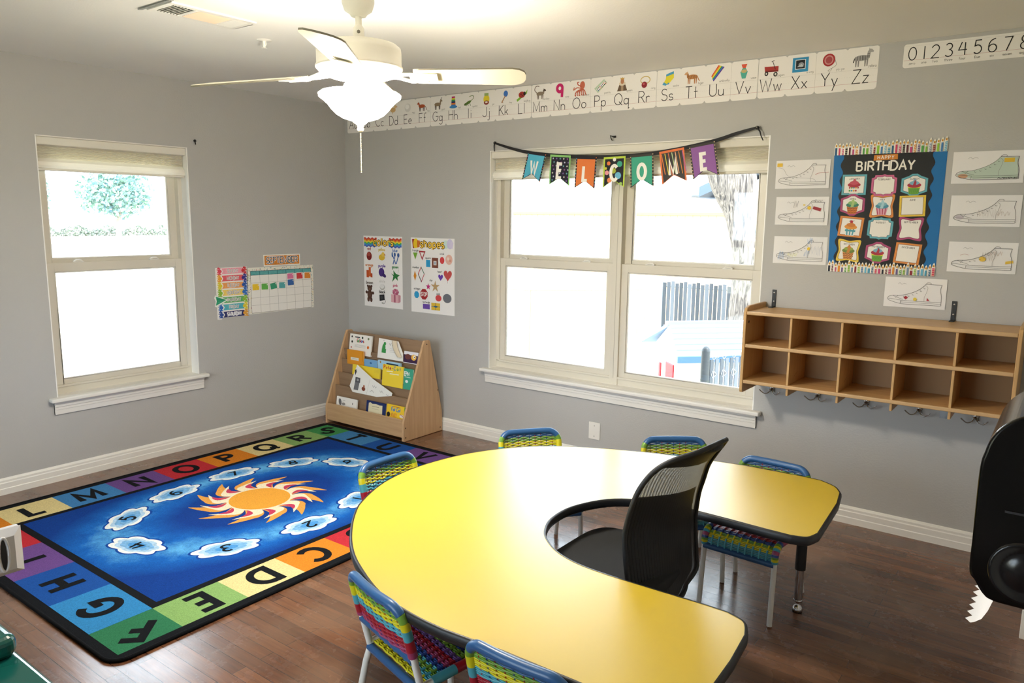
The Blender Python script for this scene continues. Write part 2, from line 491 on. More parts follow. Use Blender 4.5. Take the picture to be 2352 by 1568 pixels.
def floor_mat():
    m, nt, b, N, L = node_mat('oak_strip_floor')
    geo = N('ShaderNodeNewGeometry')
    br = N('ShaderNodeTexBrick')
    br.offset = 0.37; br.offset_frequency = 2
    br.inputs['Scale'].default_value = 1.0
    br.inputs['Brick Width'].default_value = 0.85
    br.inputs['Row Height'].default_value = 0.057
    br.inputs['Mortar Size'].default_value = 0.0011
    br.inputs['Mortar Smooth'].default_value = 0.2
    br.inputs['Bias'].default_value = -0.1
    br.inputs['Color1'].default_value = lin('#5c3a28')
    br.inputs['Color2'].default_value = lin('#7d5237')
    br.inputs['Mortar'].default_value = lin('#2a170e')
    L(geo.outputs['Position'], br.inputs['Vector'])
    mp = N('ShaderNodeMapping'); mp.inputs['Scale'].default_value = (2.2, 34, 1)
    L(geo.outputs['Position'], mp.inputs['Vector'])
    gr = N('ShaderNodeTexNoise'); gr.inputs['Scale'].default_value = 1.6; gr.inputs['Detail'].default_value = 7; gr.inputs['Roughness'].default_value = 0.7
    L(mp.outputs['Vector'], gr.inputs['Vector'])
    wr = N('ShaderNodeTexNoise'); wr.inputs['Scale'].default_value = 2.2; wr.inputs['Detail'].default_value = 2.5
    L(geo.outputs['Position'], wr.inputs['Vector'])
    r1 = N('ShaderNodeMapRange'); r1.inputs['From Min'].default_value = .3; r1.inputs['From Max'].default_value = .7; r1.inputs['To Min'].default_value = .62; r1.inputs['To Max'].default_value = 1.3
    L(gr.outputs['Fac'], r1.inputs['Value'])
    hs = N('ShaderNodeHueSaturation'); L(br.outputs['Color'], hs.inputs['Color']); L(r1.outputs['Result'], hs.inputs['Value'])
    # worn, paler finish in patches
    wm = N('ShaderNodeMapRange'); wm.inputs['From Min'].default_value = .42; wm.inputs['From Max'].default_value = .75; wm.inputs['To Max'].default_value = .4
    L(wr.outputs['Fac'], wm.inputs['Value'])
    mx = N('ShaderNodeMix'); mx.data_type = 'RGBA'
    L(wm.outputs['Result'], mx.inputs[0]); L(hs.outputs['Color'], mx.inputs[6]); mx.inputs[7].default_value = lin('#8f7862')
    L(mx.outputs[2], b.inputs['Base Color'])
    rr = N('ShaderNodeMapRange'); rr.inputs['To Min'].default_value = .15; rr.inputs['To Max'].default_value = .36
    L(wr.outputs['Fac'], rr.inputs['Value']); L(rr.outputs['Result'], b.inputs['Roughness'])
    b.inputs['Specular IOR Level'].default_value = 0.5
    b.inputs['Coat Weight'].default_value = .45
    sc = N('ShaderNodeTexNoise'); sc.inputs['Scale'].default_value = 7; sc.inputs['Detail'].default_value = 8; sc.inputs['Roughness'].default_value = .7
    L(geo.outputs['Position'], sc.inputs['Vector'])
    s2 = N('ShaderNodeMapRange'); s2.inputs['From Min'].default_value = .35; s2.inputs['From Max'].default_value = .65; s2.inputs['To Min'].default_value = .12; s2.inputs['To Max'].default_value = .34
    L(sc.outputs['Fac'], s2.inputs['Value']); L(s2.outputs['Result'], b.inputs['Coat Roughness'])
    s3 = N('ShaderNodeMapRange'); s3.inputs['From Min'].default_value = .62; s3.inputs['From Max'].default_value = .78; s3.inputs['To Max'].default_value = .38
    L(sc.outputs['Fac'], s3.inputs['Value'])
    m3 = N('ShaderNodeMix'); m3.data_type = 'RGBA'; L(s3.outputs['Result'], m3.inputs[0]); L(mx.outputs[2], m3.inputs[6]); m3.inputs[7].default_value = lin('#a8957f'); L(m3.outputs[2], b.inputs['Base Color'])
    bp = N('ShaderNodeBump'); bp.inputs['Strength'].default_value = .45; bp.inputs['Distance'].default_value = .0012
    ad = N('ShaderNodeMath'); ad.operation = 'SUBTRACT'
    L(gr.outputs['Fac'], ad.inputs[0]); L(br.outputs['Fac'], ad.inputs[1])
    L(ad.outputs[0], bp.inputs['Height']); L(bp.outputs['Normal'], b.inputs['Normal'])
    return m
M_FLOOR = floor_mat()

def glass_mat():
    m = bpy.data.materials.new('window_glass')
    m.use_nodes = True
    nt = m.node_tree
    nt.nodes.remove(nt.nodes['Principled BSDF'])
    out = nt.nodes['Material Output']
    tr = nt.nodes.new('ShaderNodeBsdfTransparent'); tr.inputs[0].default_value = (.96, .98, .98, 1)
    gl = nt.nodes.new('ShaderNodeBsdfGlossy'); gl.inputs['Roughness'].default_value = .02
    fr = nt.nodes.new('ShaderNodeFresnel'); fr.inputs['IOR'].default_value = 1.45
    mx = nt.nodes.new('ShaderNodeMixShader')
    nt.links.new(fr.outputs[0], mx.inputs[0]); nt.links.new(tr.outputs[0], mx.inputs[1]); nt.links.new(gl.outputs[0], mx.inputs[2])
    nt.links.new(mx.outputs[0], out.inputs['Surface'])
    return m
M_GLASS = glass_mat()

# ------------------------------------------------------------------ shell
CH = 2.44
X1, Y0 = 4.92, -5.2
T = 0.16
b = MB(); b.box((-T, Y0 - T, -0.08), (X1 + T, T, 0), M_FLOOR); struct(b.build('floor'))
b = MB(); b.box((-T, Y0 - T, CH), (X1 + T, T, CH + 0.08), M_CEIL); struct(b.build('ceiling'))
LW = (-2.257, -1.345, 0.50, 2.018)      # left window opening: y0, y1, z0, z1
BW = (1.470, 3.380, 0.525, 2.036)       # back window opening: x0, x1, z0, z1
b = MB()
b.box((-T, Y0 - T, 0), (0, LW[0], CH), M_WALL); b.box((-T, LW[1], 0), (0, T, CH), M_WALL)
b.box((-T, LW[0], 0), (0, LW[1], LW[2]), M_WALL); b.box((-T, LW[0], LW[3]), (0, LW[1], CH), M_WALL)
struct(b.build('wall_left'))
b = MB()
b.box((0, 0, 0), (BW[0], T, CH), M_WALL); b.box((BW[1], 0, 0), (X1 + T, T, CH), M_WALL)
b.box((BW[0], 0, 0), (BW[1], T, BW[2]), M_WALL); b.box((BW[0], 0, BW[3]), (BW[1], T, CH), M_WALL)
struct(b.build('wall_back'))
b = MB(); b.box((X1, Y0 - T, 0), (X1 + T, 0, CH), M_WALL); struct(b.build('wall_right'))
FILL_W = (1.0, 3.6, 0.55, 2.05)              # window added behind the camera to fill the room with daylight
b = MB(); b.box((0, Y0 - T, 0), (FILL_W[0], Y0, CH), M_WALL); b.box((FILL_W[1], Y0 - T, 0), (X1, Y0, CH), M_WALL); b.box((FILL_W[0], Y0 - T, 0), (FILL_W[1], Y0, FILL_W[2]), M_WALL); b.box((FILL_W[0], Y0 - T, FILL_W[3]), (FILL_W[1], Y0, CH), M_WALL); struct(b.build('wall_front'))

def base_board(name, p0, p1, n):
    """stepped white baseboard from p0 to p1, n = unit vector into the room"""
    p0, p1, n = Vector(p0), Vector(p1), Vector(n)
    prof = [(0, 0), (.018, 0), (.018, .034), (.0155, .038), (.0155, .066), (.012, .071), (.012, .082), (.005, .092), (0, .094)]
    mb = MB()
    mb.prism([p0 + n * a + Vector((0, 0, h)) for a, h in prof], p1 - p0, M_TRIM)
    struct(mb.build(name))
base_board('baseboard_left', (0, Y0, 0), (0, 0, 0), (1, 0, 0))
base_board('baseboard_back', (0.018, 0, 0), (X1, 0, 0), (0, -1, 0))
base_board('baseboard_front', (0.018, Y0, 0), (X1, Y0, 0), (0, 1, 0))
base_board('baseboard_right', (X1, -0.83, 0), (X1, Y0 + .02, 0), (-1, 0, 0))
# white casing that closes the right wall beside the dispenser
b = MB()
b.box((4.742, -.80, 0), (4.92, -.745, 2.05), M_TRIM); b.box((4.735, -.806, 0), (4.92, -.80, .12), M_TRIM)
struct(b.build('trim_1', bevel=.004))

# ------------------------------------------------------------------ windows
def window(name, W, H, units, ox):
    """built in a local frame: u along the wall, w up, d into the wall; ox maps (u, d, w) to the room"""
    root = bpy.data.objects.new(name, None)
    COL.objects.link(root); root['kind'] = 'structure'
    u0, u1, z0, z1 = W
    def box(mb, a, c, m): mb.box(ox(*a), ox(*c), m)
    fr = MB(); D0, D1 = .080, .155
    # jamb returns (painted white) and head
    j = MB(); M_JAMB = mat('#f3f2ee', .4)
    box(j, (u0, .0006, z0), (u0 + .006, D0 + .02, z1), M_JAMB); box(j, (u1 - .006, .0006, z0), (u1, D0 + .02, z1), M_JAMB)
    box(j, (u0 + .006, .0006, z1 - .006), (u1 - .006, D0 + .02, z1), M_TRIM)
    j.build('jamb', root)
    F = .028
    box(fr, (u0 + .006, D0, z0 + .052), (u0 + .006 + F, D1, z1 - .05), M_VINYL); box(fr, (u1 - .006 - F, D0, z0 + .052), (u1 - .006, D1, z1 - .05), M_VINYL)
    box(fr, (u0 + .006, D0, z1 - .05), (u1 - .006, D1, z1 - .006), M_VINYL); box(fr, (u0 + .006, D0, z0), (u1 - .006, D1, z0 + .052), M_VINYL)
    for k in range(1, len(units)):
        m0, m1 = units[k - 1][1], units[k][0]
        box(fr, (m0, D0 - .008, z0 + .006), (m1, D1 + .002, z1 - .006), M_VINYL)
        box(fr, ((m0 + m1) / 2 - .002, D0 - .0085, z0 + .05), ((m0 + m1) / 2 + .002, D0, z1), mat('#8d8672', .5))
    fr.build('frame', root, bevel=.003)
    for (a, c) in units:
        zm = H
        # upper sash (outer track), lower sash (inner track)
        for nm, s0, s1, d0, d1, st, tp, bt in (('upper_sash', zm - .012, z1 - .045, .120, .148, .05, .05, .042), ('lower_sash', z0 + .05, zm + .008, .086, .116, .045, .052, .040)):
            mb = MB()
            box(mb, (a, d0, s0), (a + st, d1, s1), M_VINYL); box(mb, (c - st, d0, s0), (c, d1, s1), M_VINYL)
            box(mb, (a + st, d0, s1 - tp), (c - st, d1, s1), M_VINYL); box(mb, (a + st, d0, s0), (c - st, d1, s0 + bt), M_VINYL)
            # glazing bead
            for q0, q1 in (((a + st, d0 + .006, s0 + bt), (a + st + .008, d1 - .004, s1 - tp)), ((c - st - .008, d0 + .006, s0 + bt), (c - st, d1 - .004, s1 - tp)),
                           ((a + st, d0 + .006, s1 - tp - .008), (c - st, d1 - .004, s1 - tp)), ((a + st, d0 + .006, s0 + bt), (c - st, d1 - .004, s0 + bt + .008))):
                box(mb, q0, q1, M_TRIM)
            if nm == 'lower_sash':
                box(mb, (a - .002, d0 - .012, s0 - .004), (c + .002, d0, s0 + .010), M_VINYL)
            s = mb.build(nm, root, bevel=.002)
            g = MB(); dm = (d0 + d1) / 2
            box(g, (a + st, dm - .001, s0 + bt), (c - st, dm + .001, s1 - tp), M_GLASS)
            g.build('pane', s)
        for t in (.22, .78):
            lk = MB(); uu = a + (c - a) * t
            lk.tube([ox(uu - .028, .095, zm + .010), ox(uu - .015, .09, zm + .020), ox(uu + .015, .09, zm + .020), ox(uu + .028, .095, zm + .010)], .005, M_TRIM, 6)
            box(lk, (uu - .03, .082, zm + .008), (uu + .03, .104, zm + .013), M_TRIM)
            lk.build('latch', root)
    sl = MB()
    box(sl, (u0 - .048, -.052, z0 - .018), (u1 + .048, .0, z0 + .006), M_TRIM)
    box(sl, (u0, .0, z0 - .018), (u1, D0 + .01, z0 + .006), M_TRIM)
    sl.build('sill', root, bevel=.007, bseg=3)
    ap = MB(); zb = z0 - .082
    for k, (za, zc, d) in enumerate(((z0 - .018, z0 - .034, .022), (z0 - .036, z0 - .050, .018), (z0 - .052, z0 - .066, .015), (z0 - .068, zb - .014, .012))):
        box(ap, (u0 - .022, -d, zc), (u1 + .022, 0, za), M_TRIM)
    box(ap, (u0 - .022, -.010, zb - .014), (u1 + .022, 0, z0 - .018), M_TRIM)
    ap.build('apron', root)
    return root
window('window_1', LW, 1.283, [(-2.223, -1.379)], lambda u, d, w: (-d, u, w))
window('window_2', BW, 1.300, [(1.504, 2.408), (2.466, 3.346)], lambda u, d, w: (u, d, w))
window('added_fill_window', FILL_W, 1.300, [(1.034, 2.27), (2.33, 3.566)], lambda u, d, w: (u, Y0 - d, w))  # added, out of view: daylight fill from behind the camera

# ------------------------------------------------------------------ pleated window shades
def shade(u0, u1, zt, ox, label):
    root = thing('window_shade', label, 'shade', ox((u0 + u1) / 2, 0, zt), 0)
    L = lambda u, d, w: tuple(Vector(ox(u, d, w)) - root.location)
    mb = MB()
    mb.box(L(u0 + .008, .008, zt - .006), L(u1 - .008, .052, zt - .052), M_SHADE)
    mb.build('head_rail', root, bevel=.006)
    pr = []
    z = zt - .052
    n = 9
    for i in range(n):
        pr += [(.046 - .004, z - i * .0085), (.054, z - i * .0085 - .004)]
    zb = z - n * .0085
    pr += [(.04, zb - .004), (.024, zb - .016), (.018, zb - .036), (.022, zb - .052), (.04, zb - .056), (.056, zb - .052)]
    mb = MB()
    a = [Vector(L(u0 + .012, d, w)) for d, w in pr]
    vec = Vector(L(u1 - .012, 0, 0)) - Vector(L(u0 + .012, 0, 0))
    na = len(a)
    mb.add(a + [q + vec for q in a], [(i, i + 1, na + i + 1, na + i) for i in range(na - 1)], M_SHADE)
    mb.build('pleats', root)
    mb = MB()
    mb.box(L(u0 + .012, .026, zb - .054), L(u1 - .012, .056, zb - .066), M_SHADE)
    mb.build('bottom_rail', root, bevel=.003)
shade(LW[0], LW[1], LW[3], lambda u, d, w: (-d, u, w), 'raised cream pleated shade at the top of the narrow left window')
shade(BW[0], BW[1], BW[3], lambda u, d, w: (u, d, w), 'raised cream pleated shade of the wide window behind the welcome banner')

# ------------------------------------------------------------------ small fixtures on walls and ceiling
def wall_plate():
    root = thing('wall_plate', 'white blank wall plate low on the back wall under the wide window', 'outlet cover', (2.355, 0, .168))
    mb = MB(); mb.box((-.042, -.006, 0), (.042, 0, .113), M_TRIM); mb.build('plate', root, bevel=.002)
    for z in (.022, .091):
        s = MB(); s.lathe([(0, .0015), (.0032, .001), (.0032, 0)], (0, -.006, z), mat('#8e8a84', .4, .6), 10, (0, -1, 0)); s.build('screw', root)
wall_plate()
def hook(name, loc, nrm, label, cat='hook'):
    n = Vector(nrm); t = Vector((0, 0, 1)).cross(n)
    root = thing(name, label, cat, loc)
    mk = mat('#1c1a19', .5)
    mb = MB()
    mb.obox(n * .003, t * .008, Vector((0, 0, .006)), n * .003, mk)
    mb.build('plate', root)
    mb = MB()
    mb.tube([n * .002 + t * .004, n * .022 - t * .008 + Vector((0, 0, .002)), n * .03 - t * .016 + Vector((0, 0, .006)), n * .026 - t * .012 + Vector((0, 0, -.012)), n * .02 - t * .006 + Vector((0, 0, -.024))], .0034, mk, 6)
    mb.build('arm', root)
hook('wall_hook', (0, -1.288, 2.065), (1, 0, 0), 'small black hook in the left wall beside the narrow window top')
hook('wall_hook', (2.436, 0, 2.078), (0, -1, 0), 'small black hook in the wall above the middle of the welcome banner')
def air_vent():
    root = thing('air_vent', 'white ceiling air register with three fields of louvres', 'vent', (1.60, -2.18, CH))
    mw = mat('#eceae4', .4)
    mb = MB()
    x0, x1, y0, y1 = -.10, .10, -.20, .20
    f = [(-.10, -.20), (.10, .20)]
    fields = [(-.175, -.075), (-.060, .095), (.110, .175)]
    mb.box((x0, y0, -.008), (-.068, y1, 0), mw); mb.box((.068, y0, -.008), (x1, y1, 0), mw)
    ys = [y0] + [v for a in fields for v in a] + [y1]
    for i in range(0, len(ys), 2):
        mb.box((-.068, ys[i], -.008), (.068, ys[i + 1], 0), mw)
    mb.build('frame', root, bevel=.003)
    mb = MB(); mb.box((-.07, -.18, -.001), (.07, .18, -.0004), mat('#1d140f', .9)); mb.build('duct_dark_sheet', root)  # near-black sheet stands for the shade inside the duct
    for k, (a, c) in enumerate(fields):
        mb = MB()
        ms = mw if k != 1 else mat('#d9c3ab', .5)
        if k == 1:
            for i in range(9):
                x = -.060 + i * .015
                mb.obox((x, (a + c) / 2, -.006), (.0036, 0, .0024), (0, (c - a) / 2, 0), (-.0004, 0, .0009), ms)
        else:
            n = 7
            for i in range(n):
                y = a + (i + .5) * (c - a) / n
                s = 1 if k == 0 else -1
                mb.obox((0, y, -.006), (.068, 0, 0), (0, .0034, .0034 * s), (0, -.0005 * s, .0008), ms)
        mb.build('louvre_field', root)
    mb = MB(); mb.obox((.0, -.215, -.004), (.125, 0, 0), (0, .010, .002), (0, 0, .0015), mat('#9a9c98', .5, .5)); mb.build('loose_flange', root)
air_vent()
def sprinkler():
    root = thing('sprinkler_head', 'small white sprinkler head on the ceiling between vent and fan', 'sprinkler', (1.42, -1.743, CH))
    mw = mat('#efede6', .35)
    mb = MB(); mb.lathe([(0, -.006), (.012, -.006), (.034, -.003), (.036, 0)], (0, 0, 0), mw, 24); mb.build('escutcheon', root)
    mb = MB(); mb.lathe([(0, -.034), (.006, -.034), (.007, -.02), (.009, -.006)], (0, 0, 0), mw, 12)
    mb.tube([(.012, 0, -.006), (.016, 0, -.022), (.0, 0, -.038), (-.016, 0, -.022), (-.012, 0, -.006)], .0024, mw, 6); mb.build('body', root)
    mb = MB(); mb.lathe([(0, -.038), (.013, -.038), (.013, -.040), (0, -.040)], (0, 0, 0), mw, 16); mb.build('deflector', root)
sprinkler()
# ------------------------------------------------------------------ alphabet rug
def carpet(h, var=.17):
    return mat(h, 0.95, spec=.15, bump=.9, bscale=420, var=var, vscale=210)
C_NAVY = '#0c0e13'
def rug_blue():
    m, nt, b, N, L = node_mat('airbrushed_blue_carpet')
    b.inputs['Roughness'].default_value = .95; b.inputs['Specular IOR Level'].default_value = .15
    tc = N('ShaderNodeTexCoord')
    mp = N('ShaderNodeMapping'); mp.inputs['Scale'].default_value = (1 / .46, 1 / .76, 0)
    L(tc.outputs['Object'], mp.inputs['Vector'])
    ln = N('ShaderNodeVectorMath'); ln.operation = 'LENGTH'; L(mp.outputs['Vector'], ln.inputs[0])
    s = N('ShaderNodeMath'); s.operation = 'SUBTRACT'; L(ln.outputs['Value'], s.inputs[0]); s.inputs[1].default_value = 1.02
    a = N('ShaderNodeMath'); a.operation = 'ABSOLUTE'; L(s.outputs[0], a.inputs[0])
    nz = N('ShaderNodeTexNoise'); nz.inputs['Scale'].default_value = 5; nz.inputs['Detail'].default_value = 9; nz.inputs['Roughness'].default_value = .75
    L(tc.outputs['Object'], nz.inputs['Vector'])
    mr = N('ShaderNodeMapRange'); mr.inputs['From Min'].default_value = .0; mr.inputs['From Max'].default_value = .5; mr.inputs['To Min'].default_value = 1.25; mr.inputs['To Max'].default_value = 0
    L(a.outputs[0], mr.inputs['Value'])
    ad = N('ShaderNodeMath'); ad.operation = 'MULTIPLY'; L(mr.outputs['Result'], ad.inputs[0]); L(nz.outputs['Fac'], ad.inputs[1])
    cr = N('ShaderNodeValToRGB'); cr.color_ramp.elements[0].color = lin('#063a8c'); cr.color_ramp.elements[0].position = .08
    cr.color_ramp.elements[1].color = lin('#62b2e6'); cr.color_ramp.elements[1].position = .72
    e = cr.color_ramp.elements.new(.38); e.color = lin('#1263b8')
    L(ad.outputs[0], cr.inputs[0])
    sp = N('ShaderNodeTexNoise'); sp.inputs['Scale'].default_value = 210; sp.inputs['Detail'].default_value = 5; L(tc.outputs['Object'], sp.inputs['Vector'])
    sr = N('ShaderNodeMapRange'); sr.inputs['From Min'].default_value = .3; sr.inputs['From Max'].default_value = .7; sr.inputs['To Min'].default_value = .8; sr.inputs['To Max'].default_value = 1.2; L(sp.outputs['Fac'], sr.inputs['Value'])
    hs = N('ShaderNodeHueSaturation'); L(cr.outputs[0], hs.inputs['Color']); L(sr.outputs['Result'], hs.inputs['Value']); L(hs.outputs['Color'], b.inputs['Base Color'])
    n = N('ShaderNodeTexNoise'); n.inputs['Scale'].default_value = 420
    bp = N('ShaderNodeBump'); bp.inputs['Strength'].default_value = .9; bp.inputs['Distance'].default_value = .004
    L(tc.outputs['Object'], n.inputs['Vector']); L(n.outputs['Fac'], bp.inputs['Height']); L(bp.outputs['Normal'], b.inputs['Normal'])
    return m
def make_rug():
    cx, cy = 1.217, -1.742
    root = thing('alphabet_rug', 'blue rug with an orange sun, numbered clouds and a border of lettered colour squares', 'rug', (cx, cy, 0))
    X0, X1r, Y0r, Y1r = .245 - cx, 2.185 - cx, -3.03 - cy, -.455 - cy
    mb = MB(); mb.prism([(x, y, .001) for x, y in rrect(X0, Y0r, X1r, Y1r, .07, 6)], (0, 0, .010), carpet(C_NAVY))
    mb.build('backing', root)
    mb = MB()
    mb.tube([(x, y, .0075) for x, y in rrect(X0 + .004, Y0r + .004, X1r - .004, Y1r - .004, .068, 8)], .0075, carpet('#0d0f13'), 8, closed=True)
    mb.build('bound_edge', root)
    A = Art((0, 0, .0112), (1, 0, 0), (0, 1, 0)); A.STEP = .00002
    ox0, ox1, oy0, oy1 = .295 - cx, 2.14 - cx, -2.985 - cy, -.497 - cy
    ix0, ix1, iy0, iy1 = .55 - cx, 1.918 - cx, -2.738 - cy, -.700 - cy
    GRN, PUR, RED, ORA, CRE, LGR, LBL, BLU = '#357a48', '#6c4a8c', '#bd2c36', '#d88122', '#e0cd92', '#86ac66', '#3f7fb8', '#184f9e'
    XS = [ix0 + (ix1 - ix0) * k / 4 for k in range(5)]
    YS = [iy0 + (iy1 - iy0) * k / 7 for k in range(8)]
    cells = []
    cells.append(('F', (ix1, oy0, ox1, iy0), -45, '#2e7450'))
    for ch, k, c in zip('EDCBAZY', range(7), (LGR, CRE, ORA, RED, PUR, BLU, LBL)):
        cells.append((ch, (ix1, YS[k], ox1, YS[k + 1]), 'E', c))
    cells.append(('X', (ix1, iy1, ox1, oy1), 45, ORA))
    for ch, k, c in zip('WVUT', (3, 2, 1, 0), (RED, PUR, BLU, LBL)):
        cells.append((ch, (XS[k], iy1, XS[k + 1], oy1), 'N', c))
    cells.append(('S', (ox0, iy1, ix0, oy1), 135, '#3f8f52'))
    for ch, k, c in zip('RQPONML', (6, 5, 4, 3, 2, 1, 0), (LGR, CRE, ORA, RED, PUR, LBL, CRE)):
        cells.append((ch, (ox0, YS[k], ix0, YS[k + 1]), 'W', c))
    cells.append(('K', (ox0, oy0, ix0, iy0), 225, ORA))
    for ch, k, c in zip('JIHG', range(4), (RED, PUR, BLU, '#3285c2')):
        cells.append((ch, (XS[k], oy0, XS[k + 1], iy0), 'S', c))
    up = {'E': -90, 'N': 0, 'W': 90, 'S': 180, -45: -135, 45: -45, 135: 45, 225: 135}
    for ch, (x0, y0, x1, y1), d, c in cells:
        A.rect(x0, y0, x1, y1, carpet(c))
    A.up()
    mk = carpet(C_NAVY)
    for ch, (x0, y0, x1, y1), d, c in cells:
        rot = up[d]
        H = .142
        mx, my = (x0 + x1) / 2, (y0 + y1) / 2
        c_, s_ = math.cos(R(rot)), math.sin(R(rot))
        A.text(ch, mx + s_ * H / 2, my - c_ * H / 2, H, .035, mk, sx=1.02, align='c', rot=rot)
    A.build('letter_border', root)
    B = Art((0, 0, .0122), (1, 0, 0), (0, 1, 0)); B.STEP = .00005
    B.rect(ix0, iy0, ix1, iy1, mk)
    w = .036
    B.rect(ix0 + w, iy0 + w, ix1 - w, iy1 - w, rug_blue())
    B.build('blue_field', root)
    # sun
    S = Art((0, 0, .0125), (1, 0, 0), (0, 1, 0)); S.STEP = .00002
    SR = .165
    def flame(a, L, wd, w0):
        """S-curved flame as an outline in polar steps"""
        ca, sa = math.cos(a), math.sin(a)
        left, right = [], []
        for i in range(13):
            t = i / 12
            r = SR * .86 + L * t
            bend = .050 * math.sin(t * 3.0) * (1.15 if t < .6 else 1) - .055 * t * t
            hw = wd * (1 - t) ** .62 * (1 + .5 * math.sin(t * math.pi)) + w0
            bx, by = r, bend
            left.append((bx * ca - (by + hw) * sa, bx * sa + (by + hw) * ca))
            right.append((bx * ca - (by - hw) * sa, bx * sa + (by - hw) * ca))
        return left + right[::-1]
    for k in range(12):
        a = 2 * math.pi * (k + .25) / 12
        S.poly(flame(a, .225, .041, .003), carpet('#e9a24a'))
    for k in range(12):
        a = 2 * math.pi * (k + .25) / 12
        S.poly(flame(a, .165, .034, .001), carpet('#f6e6c4'))
    S.ell(0, 0, SR * 1.07, SR * 1.07, carpet('#f6e6c4'), 40)
    for k in range(12):
        a = 2 * math.pi * (k + .25) / 12
        pts = []
        for sgn in (1, -1):
            seq = range(9) if sgn > 0 else range(8, -1, -1)
            for i in seq:
                t = i / 8
                r = SR * 1.06 + .10 * t
                bb = .040 * math.sin(t * 2.6 + .3) - .024
                hw = .017 * math.sin(math.pi * t) ** .7 * sgn
                pts.append((r * math.cos(a) - (bb + hw) * math.sin(a), r * math.sin(a) + (bb + hw) * math.cos(a)))
        S.poly(pts, carpet('#c93f5c'))
    S.ell(0, 0, SR, SR, carpet('#eea53a'), 48)
    S.build('sun_motif', root)
    # clouds
    cl = [('1', 1.648, -1.402), ('2', 1.728, -1.803), ('3', 1.647, -2.228), ('4', 1.286, -2.475), ('5', .924, -2.336), ('6', .769, -1.987),
          ('7', .737, -1.590), ('8', .838, -1.227), ('9', 1.097, -1.008), ('10', 1.435, -1.090)]
    for s, x, y in cl:
        x, y = x - cx, y - cy
        ang = math.atan2(y / .76 ** 2, x / .46 ** 2)
        K = Art((x, y, .0125), (1, 0, 0), (0, 1, 0)); K.STEP = .00003
        tang = ang + math.pi / 2
        def blob(a, b, amp, n=90):
            out = []
            for i in range(n):
                t = 2 * math.pi * i / n
                bump = 1 + amp * (abs(math.sin(t * 3.5 + .6)) - .5)
                px, py = a * math.cos(t) * bump, b * math.sin(t) * bump
                out.append((px * math.cos(tang) - py * math.sin(tang), px * math.sin(tang) + py * math.cos(tang)))
            return out
        K.poly(blob(.158, .091, .20), carpet('#0a459c'))
        K.poly(blob(.146, .080, .22), carpet('#f2f4f2'))
        K.poly(blob(.118, .062, .16), mat('#b7d6ee', .95, spec=.1, bump=.9, bscale=420, var=.18, vscale=70))
        K.poly(blob(.094, .046, .12), mat('#7db4e2', .95, spec=.1, bump=.9, bscale=420, var=.22, vscale=70))
        K.poly(blob(.052, .026, .06), carpet('#4f98d8'))
        rot = math.degrees(ang) - 90
        H = .072
        K.text(s, math.sin(R(rot)) * H / 2, -math.cos(R(rot)) * H / 2, H, .014, mk, sx=1.15, align='c', rot=rot)
        K.build('cloud_motif', root)
make_rug()

